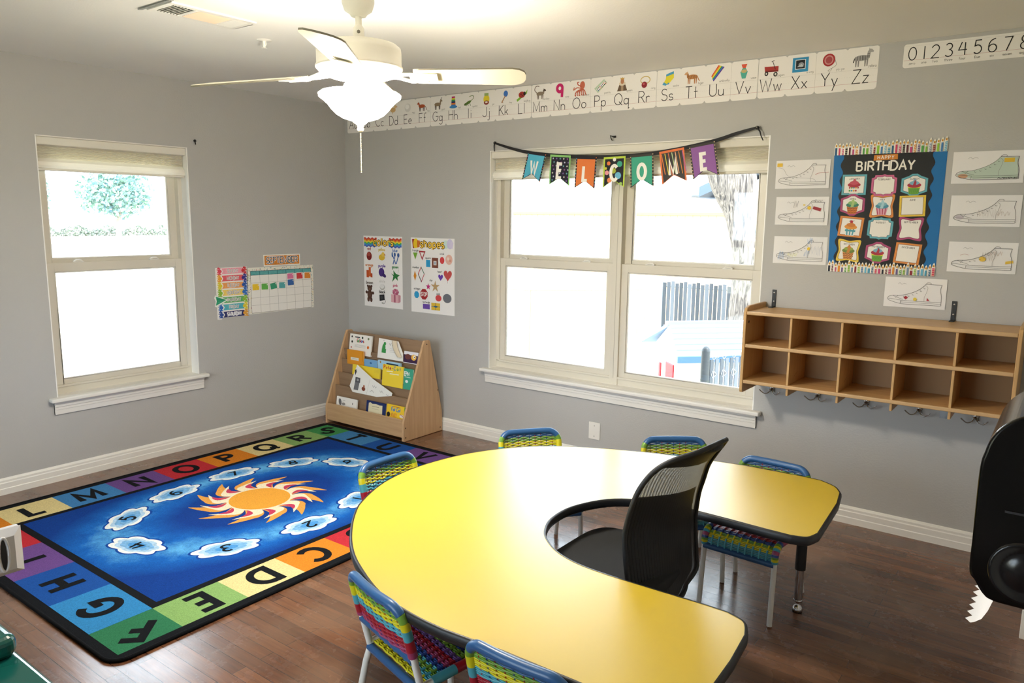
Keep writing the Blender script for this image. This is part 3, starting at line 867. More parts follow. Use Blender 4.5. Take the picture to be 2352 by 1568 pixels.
# ------------------------------------------------------------------ horseshoe table
M_YEL = mat('#d0b32e', 0.36, spec=1.0, bump=.02, bscale=900, coat=.35, coat_rough=.28)
M_EDGE = mat('#17171a', 0.45)
M_CHROME = mat('#c9c9cc', 0.12, 1.0)
def make_table():
    Z = .54
    cx, cy = 3.45, -1.95
    root = thing('activity_table', 'yellow horseshoe table with a black rubber edge', 'table', (cx, cy, 0))
    outer = [(3.865, -1.018), (3.666, -1.032), (3.45, -1.077), (3.23, -1.143), (3.032, -1.228), (2.858, -1.345), (2.735, -1.495), (2.650, -1.678),
             (2.612, -1.92), (2.640, -2.14), (2.727, -2.34), (2.815, -2.457), (2.92, -2.563), (3.017, -2.643), (3.122, -2.708), (3.289, -2.785), (3.442, -2.816), (3.56, -2.822)]
    inner = [(4.00, -1.662), (3.83, -1.655), (3.68, -1.655), (3.55, -1.678), (3.44, -1.755), (3.375, -1.90), (3.377, -2.04), (3.421, -2.145), (3.475, -2.205), (3.55, -2.255),
             (3.641, -2.283), (3.751, -2.290), (3.90, -2.286), (4.05, -2.280)]
    far_end = [(3.96, -1.015)] + catmull([(4.017, -1.018, 0), (4.085, -1.062, 0), (4.122, -1.13, 0)], 12)[:] + [Vector((4.140, -1.25, 0)), Vector((4.155, -1.50, 0))] + catmull([(4.160, -1.585, 0), (4.140, -1.642, 0), (4.09, -1.663, 0)], 12)
    near_end = catmull([(4.110, -2.281, 0), (4.165, -2.305, 0), (4.193, -2.37, 0)], 12) + [Vector((4.205, -2.5, 0))] + catmull([(4.212, -2.70, 0), (4.182, -2.772, 0), (4.10, -2.800, 0)], 12)
    o = [(p.x, p.y) for p in catmull([(x, y, 0) for x, y in outer], 5)]
    i = [(p.x, p.y) for p in catmull([(x, y, 0) for x, y in inner], 5)]
    far_end = [(p[0], p[1]) for p in far_end]
    near_end = [(p[0], p[1]) for p in near_end]
    loop = o[::-1] + far_end + i + near_end + [(3.9, -2.804), (3.74, -2.808), (3.65, -2.815)]
    pts = []
    for q in loop:
        if not pts or math.dist(q, pts[-1]) > .004:
            pts.append(q)
    P = [(x - cx, y - cy) for x, y in pts]
    a = sum(P[k][0] * P[(k + 1) % len(P)][1] - P[(k + 1) % len(P)][0] * P[k][1] for k in range(len(P)))
    if a < 0: P.reverse()
    n = len(P)
    nor = []
    for k in range(n):
        d = Vector((P[(k + 1) % n][0] - P[k - 1][0], P[(k + 1) % n][1] - P[k - 1][1])).normalized()
        nor.append(Vector((d.y, -d.x)))
    ins = lambda s: [(P[k][0] + nor[k].x * s, P[k][1] + nor[k].y * s) for k in range(n)]
    mb = MB()
    top = ins(-.0035)
    mb.prism([(x, y, Z - .028) for x, y in top], (0, 0, .0275), M_YEL, mat('#cdb98f', .6))
    mb.build('tabletop', root)
    mb = MB()
    prof = [(-.006, Z + .0003), (-.001, Z + .0002), (.0025, Z - .004), (.004, Z - .015), (.0025, Z - .027), (-.001, Z - .031), (-.006, Z - .031)]
    vs = []
    for s, z in prof:
        vs += [(x, y, z) for x, y in ins(s)]
    fs = [(r * n + k, (r + 1) * n + k, (r + 1) * n + (k + 1) % n, r * n + (k + 1) % n) for r in range(len(prof) - 1) for k in range(n)]
    mb.add(vs, [f[::-1] for f in fs], M_EDGE, True)
    mb.build('edge_band', root)
    mblk = mat('#141416', .35)
    for lx, ly in ((3.99, -1.125), (4.06, -2.70), (3.36, -1.29), (3.12, -2.50), (2.78, -1.72), (2.80, -2.16)):
        x, y = lx - cx, ly - cy
        lg = MB()
        lg.tube([(x, y, Z - .03), (x, y, .185)], .021, mblk, 16)
        lo = lg.build('leg', root)
        m2 = MB(); m2.tube([(x, y, .20), (x, y, .052)], .0165, M_CHROME, 16); m2.build('lower_tube', lo)
        m3 = MB(); m3.lathe([(0, .055), (.017, .055), (.018, .048), (.007, .042), (.007, .032), (.012, .028), (.019, .020), (.021, .010), (.019, .001), (0, .001)], (x, y, 0), M_CHROME, 20); m3.build('glide', lo)
        m4 = MB(); dx = Vector((3.55 - lx, -1.95 - ly, 0)).normalized()
        side = Vector((-dx.y, dx.x, 0)) * .02
        m4.tube([Vector((x, y, .36)) - side, Vector((x, y, .37)) + dx * .02 - side, Vector((x, y, .44)) + dx * .05 - side, Vector((x, y, .51)) + dx * .085 - side], .0035, mblk, 6); m4.build('brace', lo)
        m5 = MB(); m5.box((x - .04, y - .04, Z - .036), (x + .04, y + .04, Z - .0285), mblk); m5.build('mounting_plate', lo)
make_table()

# ------------------------------------------------------------------ small chairs with woven cord
C_BL, C_GR, C_YE, C_TE, C_RE, C_MA, C_NV, C_PU = '#2c5889', '#6b9433', '#cfc41f', '#4a9cab', '#9c1a2b', '#9a3c62', '#233f80', '#6f5096'
def cord(h): return mat(h, .34, spec=.5)
M_WHITE_STEEL = mat('#e4e2dc', .3, spec=.5)
def make_chair():
    root = thing('woven_chair', 'x', 'chair')
    HX = .147
    for s in (-1, 1):
        mb = MB(); mb.tube([(s * HX * 1.02, .188, .003), (s * HX, .168, .275)], .0105, M_WHITE_STEEL, 12); mb.build('leg', root)
    yb = lambda z: -.112 + (z - .285) * (-.062 / .26)
    for s in (-1, 1):
        mb = MB(); mb.tube([(s * HX * 1.02, -.182, .003), (s * HX, -.128, .24), (s * HX, -.112, .285)], .0105, M_WHITE_STEEL, 12); mb.build('leg', root)
    # side rails, wrapped
    def rail(s):
        return [(s * HX, -.118, .297), (s * HX, .0, .309), (s * HX, .11, .319)] + [(s * HX, .125 + .045 * math.sin(R(a)), .319 - .045 + .045 * math.cos(R(a))) for a in (15, 35, 55, 75, 90)] + [(s * HX, .170, .258)]
    for s in (-1, 1):
        rl = catmull(rail(s), 5)
        mb = MB(); mb.tube(rl, .0105, M_WHITE_STEEL, 12); fr = mb.build('seat_rail', root)
        L = len(rl)
        bands = (C_TE, C_RE, C_MA, C_NV, C_GR, C_YE, C_TE, C_MA, C_NV, C_GR, C_YE, C_TE)
        for k, c in enumerate(bands):
            a0, a1 = 2 + (L - 2) * k // len(bands), 2 + (L - 2) * (k + 1) // len(bands)
            w = MB(); w.tube(rl[a0:a1 + 1], .0142, cord(c), 12); w.build('cord_wrap', fr)
    # back frame with rounded top corners
    rc = .05
    top = .562 - .0142
    path = [(-HX, z) for z in (.285, .34, .40, .44, top - rc)] + [(-HX + rc - rc * math.cos(R(a)), top - rc + rc * math.sin(R(a))) for a in (18, 36, 54, 72, 90)]
    path += [(-.05, top), (0, top), (.05, top)]
    path += [(-x, z) for x, z in path[::-1][3:]]
    P3 = [(x, yb(z) - .012 * (1 - (x / HX) ** 2) * (1 if z > .4 else 0), z) for x, z in path]
    pp = catmull(P3, 4)
    mb = MB(); mb.tube(pp, .0105, M_WHITE_STEEL, 12); bf = mb.build('back_frame', root)
    def zb(z): return C_MA if z < .418 else C_RE if z < .450 else C_TE if z < .477 else C_YE if z < .505 else C_GR if z < .526 else C_BL
    runs, cur = [], None
    for q in pp:
        if q.z < .388: 
            continue
        c = zb(q.z)
        key = (c, q.x > 0 and c != C_BL)
        if cur is None or cur[0] != key:
            cur = [key, [cur[1][-1], q] if cur else [q]]
            runs.append(cur)
        else:
            cur[1].append(q)
    for (c, _), seg in runs:
        if len(seg) > 1:
            w = MB(); w.tube(seg, .0142, cord(c), 12); w.build('cord_wrap', bf)
    for nm, y, z in (('crossbar', yb(.385), .385), ('crossbar', -.114, .283), ('crossbar', .173, .252)):
        mb = MB(); mb.tube([(-HX, y, z), (HX, y, z)], .0132, cord(C_BL), 12); mb.build(nm, root)
    # woven back: 22 cords over 9 ribs
    ribs = 9
    def weave(rows, name, W, pitch_amp, rib_off, ribs_col):
        mb = MB()
        nst = ribs * 4 + 4
        W0 = W
        for r, (c, pos, nor, col) in enumerate(rows):
            pts = []
            W = W0
            if name == 'backrest' and pos[1] > top - rc:
                W = HX - rc + math.sqrt(max(0, rc * rc - (pos[1] - top + rc) ** 2)) - .004
            for i in range(nst + 1):
                t = i / nst
                x = -W + 2 * W * t
                ph = math.cos(math.pi * (t * (ribs + 1)) + (math.pi if r % 2 else 0))
                env = min(1, 6 * t, 6 * (1 - t))
                p = Vector((x, pos[0], pos[1])) + Vector((0, nor[0], nor[1])) * (pitch_amp * ph * env)
                p.y += c * (1 - (x / W) ** 2)
                pts.append(p)
            mb.tube(pts, .0035, cord(col), 5, cap=False)
        W = W0
        for k in range(ribs):
            x = -W + 2 * W * (k + 1) / (ribs + 1)
            pts = [Vector((x, pos[0] + c * (1 - (x / W) ** 2), pos[1])) for c, pos, nor, col in rows]
            if ribs_col:
                mb.tube(pts[::2] + [pts[-1]], .0026, cord(ribs_col[k % len(ribs_col)]), 5)
            else:
                for j in range(0, len(rows) - 2, 3):
                    a_, b_ = j, min(j + 4, len(rows))
                    q = [Vector((x, rows[i][1][0] + rows[i][2][0] * rib_off, rows[i][1][1] + rows[i][2][1] * rib_off)) for i in range(a_, b_)]
                    mb.tube(q, .0042, cord(rows[min(j + 2, len(rows) - 1)][3]), 6)
        return mb.build(name, root)
    rows = []
    for r in range(23):
        z = .399 + r * (.545 - .399) / 22
        rows.append((-.012, (yb(z), z), (1, -.2), zb(min(z + .002, .531))))
    weave(rows, 'backrest', HX - .004, .0026, 0, (C_RE, C_NV, '#7a2430'))
    prof = catmull([(0, -.104, .300), (0, -.02, .303), (0, .06, .309), (0, .118, .316), (0, .150, .305), (0, .168, .283), (0, .172, .258)], 10)
    tot = [0]
    for k in range(1, len(prof)): tot.append(tot[-1] + (prof[k] - prof[k - 1]).length)
    NR = 46
    rows = []
    seq = (C_YE, C_TE, C_GR, C_TE, C_NV, C_MA, C_RE, C_PU, C_GR, C_NV, C_MA, C_RE, C_NV, C_GR, C_YE, C_TE, C_TE)
    for r in range(NR):
        d = tot[-1] * r / (NR - 1)
        k = max(1, next((i for i, v in enumerate(tot) if v >= d - 1e-9), len(tot) - 1))
        f = (d - tot[k - 1]) / max(1e-9, tot[k] - tot[k - 1])
        q = prof[k - 1].lerp(prof[k], f)
        tg = (prof[k] - prof[k - 1]).normalized()
        rows.append((0, (q.y, q.z), (-tg.z, tg.y), seq[min(len(seq) - 1, r * len(seq) // NR)]))
    weave(rows, 'seat', HX - .004, .0016, .0046, None)
    return root
G_CH = 'small woven chairs around the yellow table'
def face(fx, fy): return math.atan2(-fx, fy)
CH_SPOTS = [
    ((3.798, -1.122), (-.05, -1), 'woven cord chair behind the far arm tip of the yellow table, nearest the cubby shelf'),
    ((3.415, -1.020), (.62, -.78), 'woven cord chair behind the black office chair, close under the wide window'),
    ((2.829, -1.321), (.78, -.62), 'woven cord chair at the back curve of the table in front of the wall plate'),
    ((2.676, -1.999), (1, -.04), 'woven cord chair at the outer curve of the table, standing on the rug edge'),
    ((3.322, -2.622), (.25, .97), 'woven cord chair with its seat in full view at the near curve of the table'),
    ((3.798, -2.652), (0, 1), 'woven cord chair cut off by the bottom edge of the photo'),
]
chair = make_chair()
for k, (p, fc, lab) in enumerate(CH_SPOTS):
    if k == 0:
        chair.location = (p[0], p[1], 0); chair.rotation_euler = (0, 0, face(*fc)); chair['label'] = lab; chair['group'] = G_CH
    else:
        dup(chair, (p[0], p[1], .0136 if k == 3 else 0), face(*fc), lab, G_CH)

# ------------------------------------------------------------------ black mesh office chair
def mesh_fabric(name, hole):
    m = bpy.data.materials.new(name); m.use_nodes = True
    nt = m.node_tree; b = nt.nodes['Principled BSDF']; out = nt.nodes['Material Output']
    b.inputs['Base Color'].default_value = lin('#111214'); b.inputs['Roughness'].default_value = .6
    tr = nt.nodes.new('ShaderNodeBsdfTransparent'); mx = nt.nodes.new('ShaderNodeMixShader')
    tc = nt.nodes.new('ShaderNodeTexCoord')
    wv = nt.nodes.new('ShaderNodeTexWave'); wv.inputs['Scale'].default_value = 26; wv.bands_direction = 'Y'; wv.inputs['Distortion'].default_value = 2.2; wv.inputs['Detail'].default_value = 0; wv.inputs['Detail Scale'].default_value = .35
    mr = nt.nodes.new('ShaderNodeMapRange'); mr.inputs['To Min'].default_value = hole * .25; mr.inputs['To Max'].default_value = hole
    nt.links.new(tc.outputs['Object'], wv.inputs['Vector']); nt.links.new(wv.outputs['Fac'], mr.inputs['Value']); nt.links.new(mr.outputs['Result'], mx.inputs[0])
    nt.links.new(b.outputs[0], mx.inputs[1]); nt.links.new(tr.outputs[0], mx.inputs[2]); nt.links.new(mx.outputs[0], out.inputs['Surface'])
    return m
def make_office_chair():
    cx, cy = 3.60, -1.94
    root = thing('office_chair', 'black swivel office chair with a curved mesh back inside the horseshoe table', 'chair', (cx, cy, 0))
    mk = mat('#121315', .55); mf = mat('#16181b', .9, bump=.3, bscale=600)
    # back: near and far edge curves measured bottom to top
    near = [(3.785, -2.07, .335), (3.742, -2.125, .40), (3.725, -2.13, .469), (3.711, -2.13, .582), (3.718, -2.13, .642), (3.734, -2.13, .703), (3.753, -2.12, .759), (3.785, -2.10, .812), (3.832, -2.08, .852), (3.894, -2.03, .880), (3.918, -1.985, .892)]
    far = [(3.787, -1.80, .330), (3.797, -1.745, .365), (3.792, -1.74, .42), (3.782, -1.74, .54), (3.786, -1.742, .60), (3.796, -1.75, .655), (3.812, -1.763, .70), (3.836, -1.785, .765), (3.872, -1.818, .82), (3.905, -1.845, .865), (3.924, -1.868, .890)]
    N_ = catmull([(x - cx, y - cy, z) for x, y, z in near], 4)
    F_ = catmull([(x - cx, y - cy, z) for x, y, z in far], 4)
    nn = len(N_) - 1
    def surf(u, v, off=0.0):
        k = u * nn
        i = min(int(k), nn - 1)
        a = N_[i].lerp(N_[i + 1], k - i); c = F_[i].lerp(F_[i + 1], k - i)
        p = a.lerp(c, v)
        p.x += .030 * math.sin(math.pi * v) * (1 if u < .9 else (1 - u) * 10) + off
        return p
    mb = MB()
    mb.grid(lambda u, v: surf(u, v), 40, 14, mesh_fabric('black_chair_mesh', .14))
    back = mb.build('backrest', root)
    mb = MB()     # second, opaque layer over the lower half
    mb.grid(lambda u, v: surf(u * .54, .03 + .94 * v, -.012), 24, 12, mesh_fabric('black_chair_lining', .02)); mb.build('lining', back)
    mb = MB(); mb.grid(lambda u, v: surf(.73 + u * .265, .03 + .94 * v, -.010), 12, 12, mesh_fabric('black_chair_lining', .02)); mb.build('head_lining', back)
    mb = MB()
    rim = [surf(i / 40, 0) for i in range(41)] + [surf(1, j / 6) for j in range(1, 6)] + [surf(1 - i / 40, 1) for i in range(41)] + [surf(0, 1 - j / 6) for j in range(1, 6)]
    mb.tube(rim, .0085, mk, 8, closed=True); mb.build('rim', back)
    # seat cushion
    mb = MB()
    sx0, sx1, sy0, sy1 = 3.385 - cx, 3.80 - cx, -2.17 - cy, -1.715 - cy
    def seat(u, v):
        a = 2 * math.pi * u
        q = 4.5
        ex = lambda t: math.copysign(abs(t) ** (2 / q), t)
        lay = [(0, .0), (.6, .002), (.9, -.001), (.985, -.012), (1.0, -.030), (.985, -.050), (.9, -.058), (0, -.058)]
        k = v * (len(lay) - 1); i = min(int(k), len(lay) - 2); f = k - i
        r = lay[i][0] + (lay[i + 1][0] - lay[i][0]) * f; dz = lay[i][1] + (lay[i + 1][1] - lay[i][1]) * f
        return Vector(((sx0 + sx1) / 2 + (sx1 - sx0) / 2 * r * ex(math.cos(a)), (sy0 + sy1) / 2 + (sy1 - sy0) / 2 * r * ex(math.sin(a)), .432 + dz))
    mb.grid(seat, 56, 28, mf); mb.build('seat', root)
    mb = MB(); mb.box((-.09, -.10, .345), (.11, .10, .374), mk); mb.build('tilt_mechanism', root, bevel=.006)
    mb = MB(); mb.tube([(.02, 0, .36), (.08, 0, .350), (.118, 0, .37), (.128, 0, .42), (.136, 0, .47)], .013, mk, 10); mb.build('back_bracket', root)
    mb = MB(); mb.tube([(.01, 0, .36), (.01, 0, .21)], .016, M_CHROME, 16); mb.tube([(.01, 0, .24), (.01, 0, .075)], .027, mk, 16); mb.build('gas_column', root)
    for k in range(5):
        a = R(k * 72 + 20)
        d = Vector((math.cos(a), math.sin(a), 0)); s = Vector((-d.y, d.x, 0))
        mb = MB()
        o = Vector((.01, 0, 0))
        pr = [(.02, .024, .115, .07), (.12, .02, .105, .075), (.25, .015, .088, .068)]
        vs = []
        for r, w, zt, zb in pr:
            vs += [o + d * r + s * w + Vector((0, 0, zb)), o + d * r - s * w + Vector((0, 0, zb)), o + d * r - s * w + Vector((0, 0, zt)), o + d * r + s * w + Vector((0, 0, zt))]
        fs = [(0, 1, 2, 3), (11, 10, 9, 8)] + [(i * 4 + k2, (i + 1) * 4 + k2, (i + 1) * 4 + (k2 + 1) % 4, i * 4 + (k2 + 1) % 4) for i in range(2) for k2 in range(4)]
        mb.add(vs, fs, mk)
        ar = mb.build('base_arm', root, bevel=.004)
        mb = MB()
        for sg in (-1, 1):
            mb.lathe([(0, .0), (.022, .0), (.0275, .004), (.0275, .014), (.022, .018), (0, .018)], o + d * .25 + s * (sg * .004 - (.018 if sg < 0 else 0)) + Vector((0, 0, .0285)), mk, 18, s)
        mb.tube([o + d * .25 + Vector((0, 0, .03)), o + d * .25 + Vector((0, 0, .075))], .006, mk, 8)
        mb.build('caster', ar)
make_office_chair()

# ------------------------------------------------------------------ sloped book display
def wood_mat(name, c1, c2, axis, rough=.42):
    m, nt, b, N, L = node_mat(name)
    tc = N('ShaderNodeTexCoord')
    mp = N('ShaderNodeMapping')
    mp.inputs['Scale'].default_value = {'x': (1.2, 22, 22), 'y': (22, 1.2, 22), 'z': (22, 22, 1.2)}[axis]
    n = N('ShaderNodeTexNoise'); n.inputs['Scale'].default_value = 2.0; n.inputs['Detail'].default_value = 6; n.inputs['Roughness'].default_value = .6
    cr = N('ShaderNodeValToRGB'); cr.color_ramp.elements[0].color = lin(c1); cr.color_ramp.elements[1].color = lin(c2)
    cr.color_ramp.elements[0].position = .3; cr.color_ramp.elements[1].position = .7
    L(tc.outputs['Object'], mp.inputs['Vector']); L(mp.outputs['Vector'], n.inputs['Vector']); L(n.outputs['Fac'], cr.inputs[0]); L(cr.outputs[0], b.inputs['Base Color'])
    b.inputs['Roughness'].default_value = rough; b.inputs['Specular IOR Level'].default_value = .4
    return m
M_BIRCH_X = wood_mat('birch_board_long', '#b8936b', '#cda87e', 'x')
M_BIRCH_Z = wood_mat('birch_board_upright', '#bb966e', '#cfab82', 'z')
M_PANEL = wood_mat('brown_hardboard', '#8a6f55', '#9a7e62', 'x', .6)
BX0, BX1 = .205, 1.05
ys = lambda z: -.446 + .34 * z
TIERS = [.162, .293, .389, .492, .568, .700]
def make_display():
    root = thing('book_display', 'sloped wooden book display stand in the corner by the charts', 'bookcase', (BX0, 0, 0))
    W = BX1 - BX0
    out = [(-.028, .002), (-.438, .002), (-.436, .135), (-.425, .172), (-.222, .690), (-.212, .706), (-.165, .706), (-.155, .696), (-.030, .160)]
    for x in (0, W - .019):
        mb = MB(); mb.prism([(x, y, z) for y, z in out], (.019, 0, 0), M_BIRCH_Z); e = mb.build('end_panel', root, bevel=.003)
        for sy, sz in ((-.19, .678), (-.415, .10), (-.415, .03), (-.05, .03), (-.075, .32)):
            sm = MB(); xx = x + .019 if x else x
            sm.lathe([(0, .0012), (.005, .0008), (.0055, 0)], (xx, sy, sz), mat('#4a3a2a', .4, .6), 10, (1 if x else -1, 0, 0)); sm.build('screw', e)
    x0, x1 = .019, W - .019
    mb = MB(); mb.box((x0, -.434, .030), (x1, -.420, .162), M_BIRCH_X); mb.build('front_board', root, bevel=.003)
    for k in range(1, 6):
        zl, zt = TIERS[k - 1], TIERS[k]
        zb = zl - .05
        yb_, yt = ys(zl) + .040, ys(zt)
        s = (yt - yb_) / (zt - zl)
        y_low = yb_ - s * (zl - zb)
        mb = MB(); mb.prism([(x0, y_low, zb), (x0, yt, zt), (x0, yt + .009, zt), (x0, y_low + .009, zb)], (x1 - x0, 0, 0), M_PANEL); mb.build('tier_panel', root)
        mb = MB(); mb.box((x0, ys(zl) + .004, zb), (x1, y_low + .002, zb + .009), M_PANEL); mb.build('tier_ledge', root)
    mb = MB(); mb.prism([(x0, -.05, .05), (x0, -.150, .60), (x0, -.144, .60), (x0, -.044, .05)], (x1 - x0, 0, 0), M_PANEL); mb.build('back_panel', root)
make_display()

def book(name, label, tier, x0, x1, ztop, cover, art=None, poly=None, th=.009, group='picture books on the sloped display', pages=True, lift=0.0):
    """stands in pocket TIER (0 = bottom), leaning on the panel behind; art(A, w, h) prints the cover in metres from the pocket's lip"""
    zl, zu = TIERS[tier], TIERS[tier + 1]
    ylo = ys(zl) + .012 + lift
    s = ((ys(zu) - .014) - (ys(zl) + .012)) / (zu - zl)
    V = Vector((0, s, 1)).normalized()
    O = Vector((x0, ylo - .012, zl))
    root = thing(name, label, 'book', O, group=group)
    A = Art((0, 0, 0), (1, 0, 0), V)
    w = x1 - x0; h = (ztop - zl) / V.z
    p = poly or [(0, -.035), (w, -.035), (w, h), (0, h)]
    A.slab([(a, c) for a, c in p], .0015, cover)
    A.build('front_cover', root)
    if art:
        Pn = Art(A.N * .0016, (1, 0, 0), V); art(Pn, w, h); Pn.build('cover_print', root)
    if pages:
        q = MB(); cxm = sum(a for a, c in p) / len(p); cym = sum(c for a, c in p) / len(p)
        sh = [(cxm + (a - cxm) * .965, cym + (c - cym) * .965) for a, c in p]
        q.prism([A.O + A.U * a + A.V * c - A.N * .0003 for a, c in sh], -A.N * (th - .0022), mat('#e9e2d2', .8)); q.build('page_block', root)
        b2 = Art(-A.N * (th - .0007), (1, 0, 0), V); b2.slab(p, -.0012, cover); b2.build('back_cover', root)
    return root
def a_colors(A, w, h):
    A.text('Colors', w / 2, h * .52, .026, .0055, '#c33b2e', align='c', sx=.9)
    A.text('ol', w / 2 - .033, h * .52, .026, .0058, '#3e9a4e', sx=.9); A.text('or', w / 2 + .006, h * .52, .026, .0058, '#2f62b0', sx=.9)
    A.line([(w * .24, h * .82), (w * .46, h * .82)], .008, '#20242c')
    for x, y, r, c in ((.1, .82, .008, '#3c3a38'), (.58, .82, .009, '#23302a'), (.85, .8, .009, '#6d7a55'), (.12, .5, .009, '#2b2a28'), (.86, .26, .012, '#e0701f'), (.1, .14, .006, '#a83324')):
        A.ell(w * x, h * y, r, r, c)
    for k in range(3):
        A.line([(w * .25, h * (.34 - .07 * k)), (w * .75, h * (.34 - .07 * k))], .0016, '#9c9a96')
book('board_book', 'white board book headed Colors at top left of the display', 4, .285, .53, .688, '#f3efe6', a_colors)
def a_wild(A, w, h):
    A.ell(w * .24, h * .42, .018, .03, '#3f9a4e'); A.ell(w * .27, h * .68, .013, .014, '#3f9a4e'); A.rect(w * .16, h * .1, w * .34, h * .36, '#3f9a4e')
    A.line([(w * .46, h * .75), (w * .5, h * .62), (w * .54, h * .78)], .002, '#33363a'); A.ell(w * .6, h * .66, .008, .009, '#85868a'); A.line([(w * .18, h * .9), (w * .22, h * .84), (w * .26, h * .92)], .0016, '#33363a')
    for k in range(3):
        A.line([(w * .5, h * (.42 - .1 * k)), (w * .78, h * (.42 - .1 * k))], .0014, '#a7a49e')
book('picture_book', 'white picture book with a green creature and a curling page, top tier', 4, .605, .855, .686, '#f2f0ea', a_wild, poly=[(0, -.03), (.27, -.03), (.262, .03), (.205, .112), (0, .118)], pages=False)
def curl():
    root = bpy.data.objects['picture_book']
    mb = MB()
    def fn(u, v):
        x = .150 + .055 * u; z = .118 - .115 * v
        return Vector((x + .06 * v * v, -.006 - .030 * math.sin(math.pi * u * .9) * (1 - .3 * v) + .10 * (.118 - .115 * v) - .0, z))
    mb.grid(fn, 8, 8, mat('#d9cbb0', .8)); mb.build('curled_page', root)
curl()
def a_small(A, w, h):
    A.rect(0, -.03, w, h - .024, '#3c2346'); A.ell(w * .3, .012, .03, .02, '#6d3a3a'); A.ell(w * .72, .012, .026, .022, '#e8b44a'); A.ell(w * .76, .016, .011, .013, '#f3f0ea'); A.ell(w * .76, .014, .004, .005, '#17171a')
book('picture_book', 'small book with white band and purple picture, right end of top tier', 4, .878, 1.018, .618, '#eceaf0', a_small)
def a_orange(A, w, h):
    A.rect(w * .22, 0, w * .7, .022, '#e9e4d8'); A.line([(w * .3, .012), (w * .62, .012)], .0016, '#8b8780'); A.rect(w * .92, 0, w * .95, h, '#c97f1c')
book('picture_book', 'plain orange book with a pale panel on the second tier from the top', 3, .292, .478, .570, '#e59a2a', a_orange)
book('picture_book', 'blue book mostly hidden beside the orange book', 3, .484, .628, .517, '#79aedb', lambda A, w, h: A.ell(w * .5, -.0, .012, .008, '#3e6fa8'))
def a_blue2(A, w, h):
    A.line([(w * .38, .018), (w * .9, .018)], .010, '#25405f'); A.ell(w * .12, .022, .008, .009, '#a98a5f')
book('picture_book', 'pale blue book standing low above the yellow book with title letters', 3, .633, .872, .527, '#a9d3ee', a_blue2)
def a_yel(A, w, h):
    for k in range(3): A.line([(w * .78, h * (.8 - .12 * k)), (w * .95, h * (.8 - .12 * k))], .0014, '#c9b04a')
book('picture_book', 'bright yellow book tucked behind the white open book', 2, .378, .680, .466, '#eed33c', a_yel, lift=.006)
def a_pete(A, w, h):
    for s, x, c in (('P', .06, '#cf3a2b'), ('e', .17, '#d9762a'), ('t', .27, '#cf3a2b'), ('e', .35, '#b93a5a'), ('C', .55, '#2f7ab8'), ('a', .70, '#3c9a56'), ('t', .82, '#2f7ab8')):
        A.text(s, w * x, h * .74, .026, .0055, c)
    A.text('the', w * .46, h * .80, .008, .0016, '#7a3a2a')
    A.line([(w * .2, h * .6), (w * .5, h * .63)], .006, '#f6efd8'); A.line([(w * .36, h * .48), (w * .8, h * .5)], .007, '#f6efd8')
book('picture_book', 'yellow book with multicoloured title letters on the third tier', 2, .716, .930, .510, '#f3d53f', a_pete, lift=-.004)
book('picture_book', 'green book with white capital letters at the right end of the third tier', 2, .932, 1.024, .504, '#41a386', lambda A, w, h: (A.text('EPH', .006, h * .56, .028, .0056, '#f4f3ec', sx=.8), A.line([(.01, h * .47), (.07, h * .47)], .003, '#dfe9e2'), A.ell(.032, h * .2, .014, .011, '#eef1ea')))
def a_open(A, w, h):
    A.line([(.223, .09), (.188, -.03)], .0018, '#c9c5bb')
    A.poly([(.06, .045), (.115, .05), (.118, .088), (.065, .09)], '#5a5a5e'); A.poly([(.045, -.01), (.095, -.01), (.11, .05), (.06, .05)], '#77777a'); A.ell(.09, .07, .012, .01, '#a5a6aa')
    A.poly([(.06, .10), (.075, .13), (.07, .15), (.055, .14)], '#3b3b3e')
    A.ell(.155, .01, .02, .016, '#8a4a35'); A.ell(.16, .03, .009, .011, '#b06a4c')
    A.line([(.25, .052), (.262, .036), (.275, .05), (.285, .034), (.296, .046)], .0018, '#4a4a4d'); A.line([(.33, .022), (.345, .008), (.352, .024), (.368, .004)], .0018, '#4a4a4d'); A.line([(.40, .006), (.41, -.004), (.425, .004)], .0018, '#4a4a4d'); A.line([(.225, .0), (.25, .012), (.27, -.004)], .002, '#4a4a4d')
book('picture_book', 'open white picture book slipped diagonally across the fourth tier', 1, .390, .850, .40, '#f3f1ea', a_open, poly=[(.0, .012), (.035, -.03), (.30, -.03), (.455, .0), (.462, .022), (.25, .100), (.078, .185)], pages=False, lift=-.002)
def a_white(A, w, h):
    A.ell(w * .18, .016, .016, .026, '#6c6a6c', rot=20); A.line([(w * .3, .02), (w * .36, .034), (w * .44, .03)], .0016, '#555'.replace('#555', '#555555')); A.ell(w * .36, .005, .02, .010, '#8f8d8c'); A.ell(w * .8, .02, .004, .008, '#333336')
book('picture_book', 'white book with a grey animal drawing at bottom left of the display', 0, .284, .512, .217, '#f0eee9', a_white)
def a_navy(A, w, h):
    A.poly([(w * .12, -.02), (w * .12, h * .78), (w * .2, h * .86), (w * .3, h * .74), (w * .5, h * .8), (w * .66, h * .72), (w * .82, h * .76), (w * .84, -.02)], '#e2d9b8')
    A.line([(w * .3, h * .5), (w * .66, h * .5)], .003, '#7c7660'); A.line([(w * .3, h * .26), (w * .66, h * .26)], .0016, '#a39c83')
book('board_book', 'navy board book with a cream torn panel in the bottom pocket', 0, .616, .822, .234, '#1f2f62', a_navy)
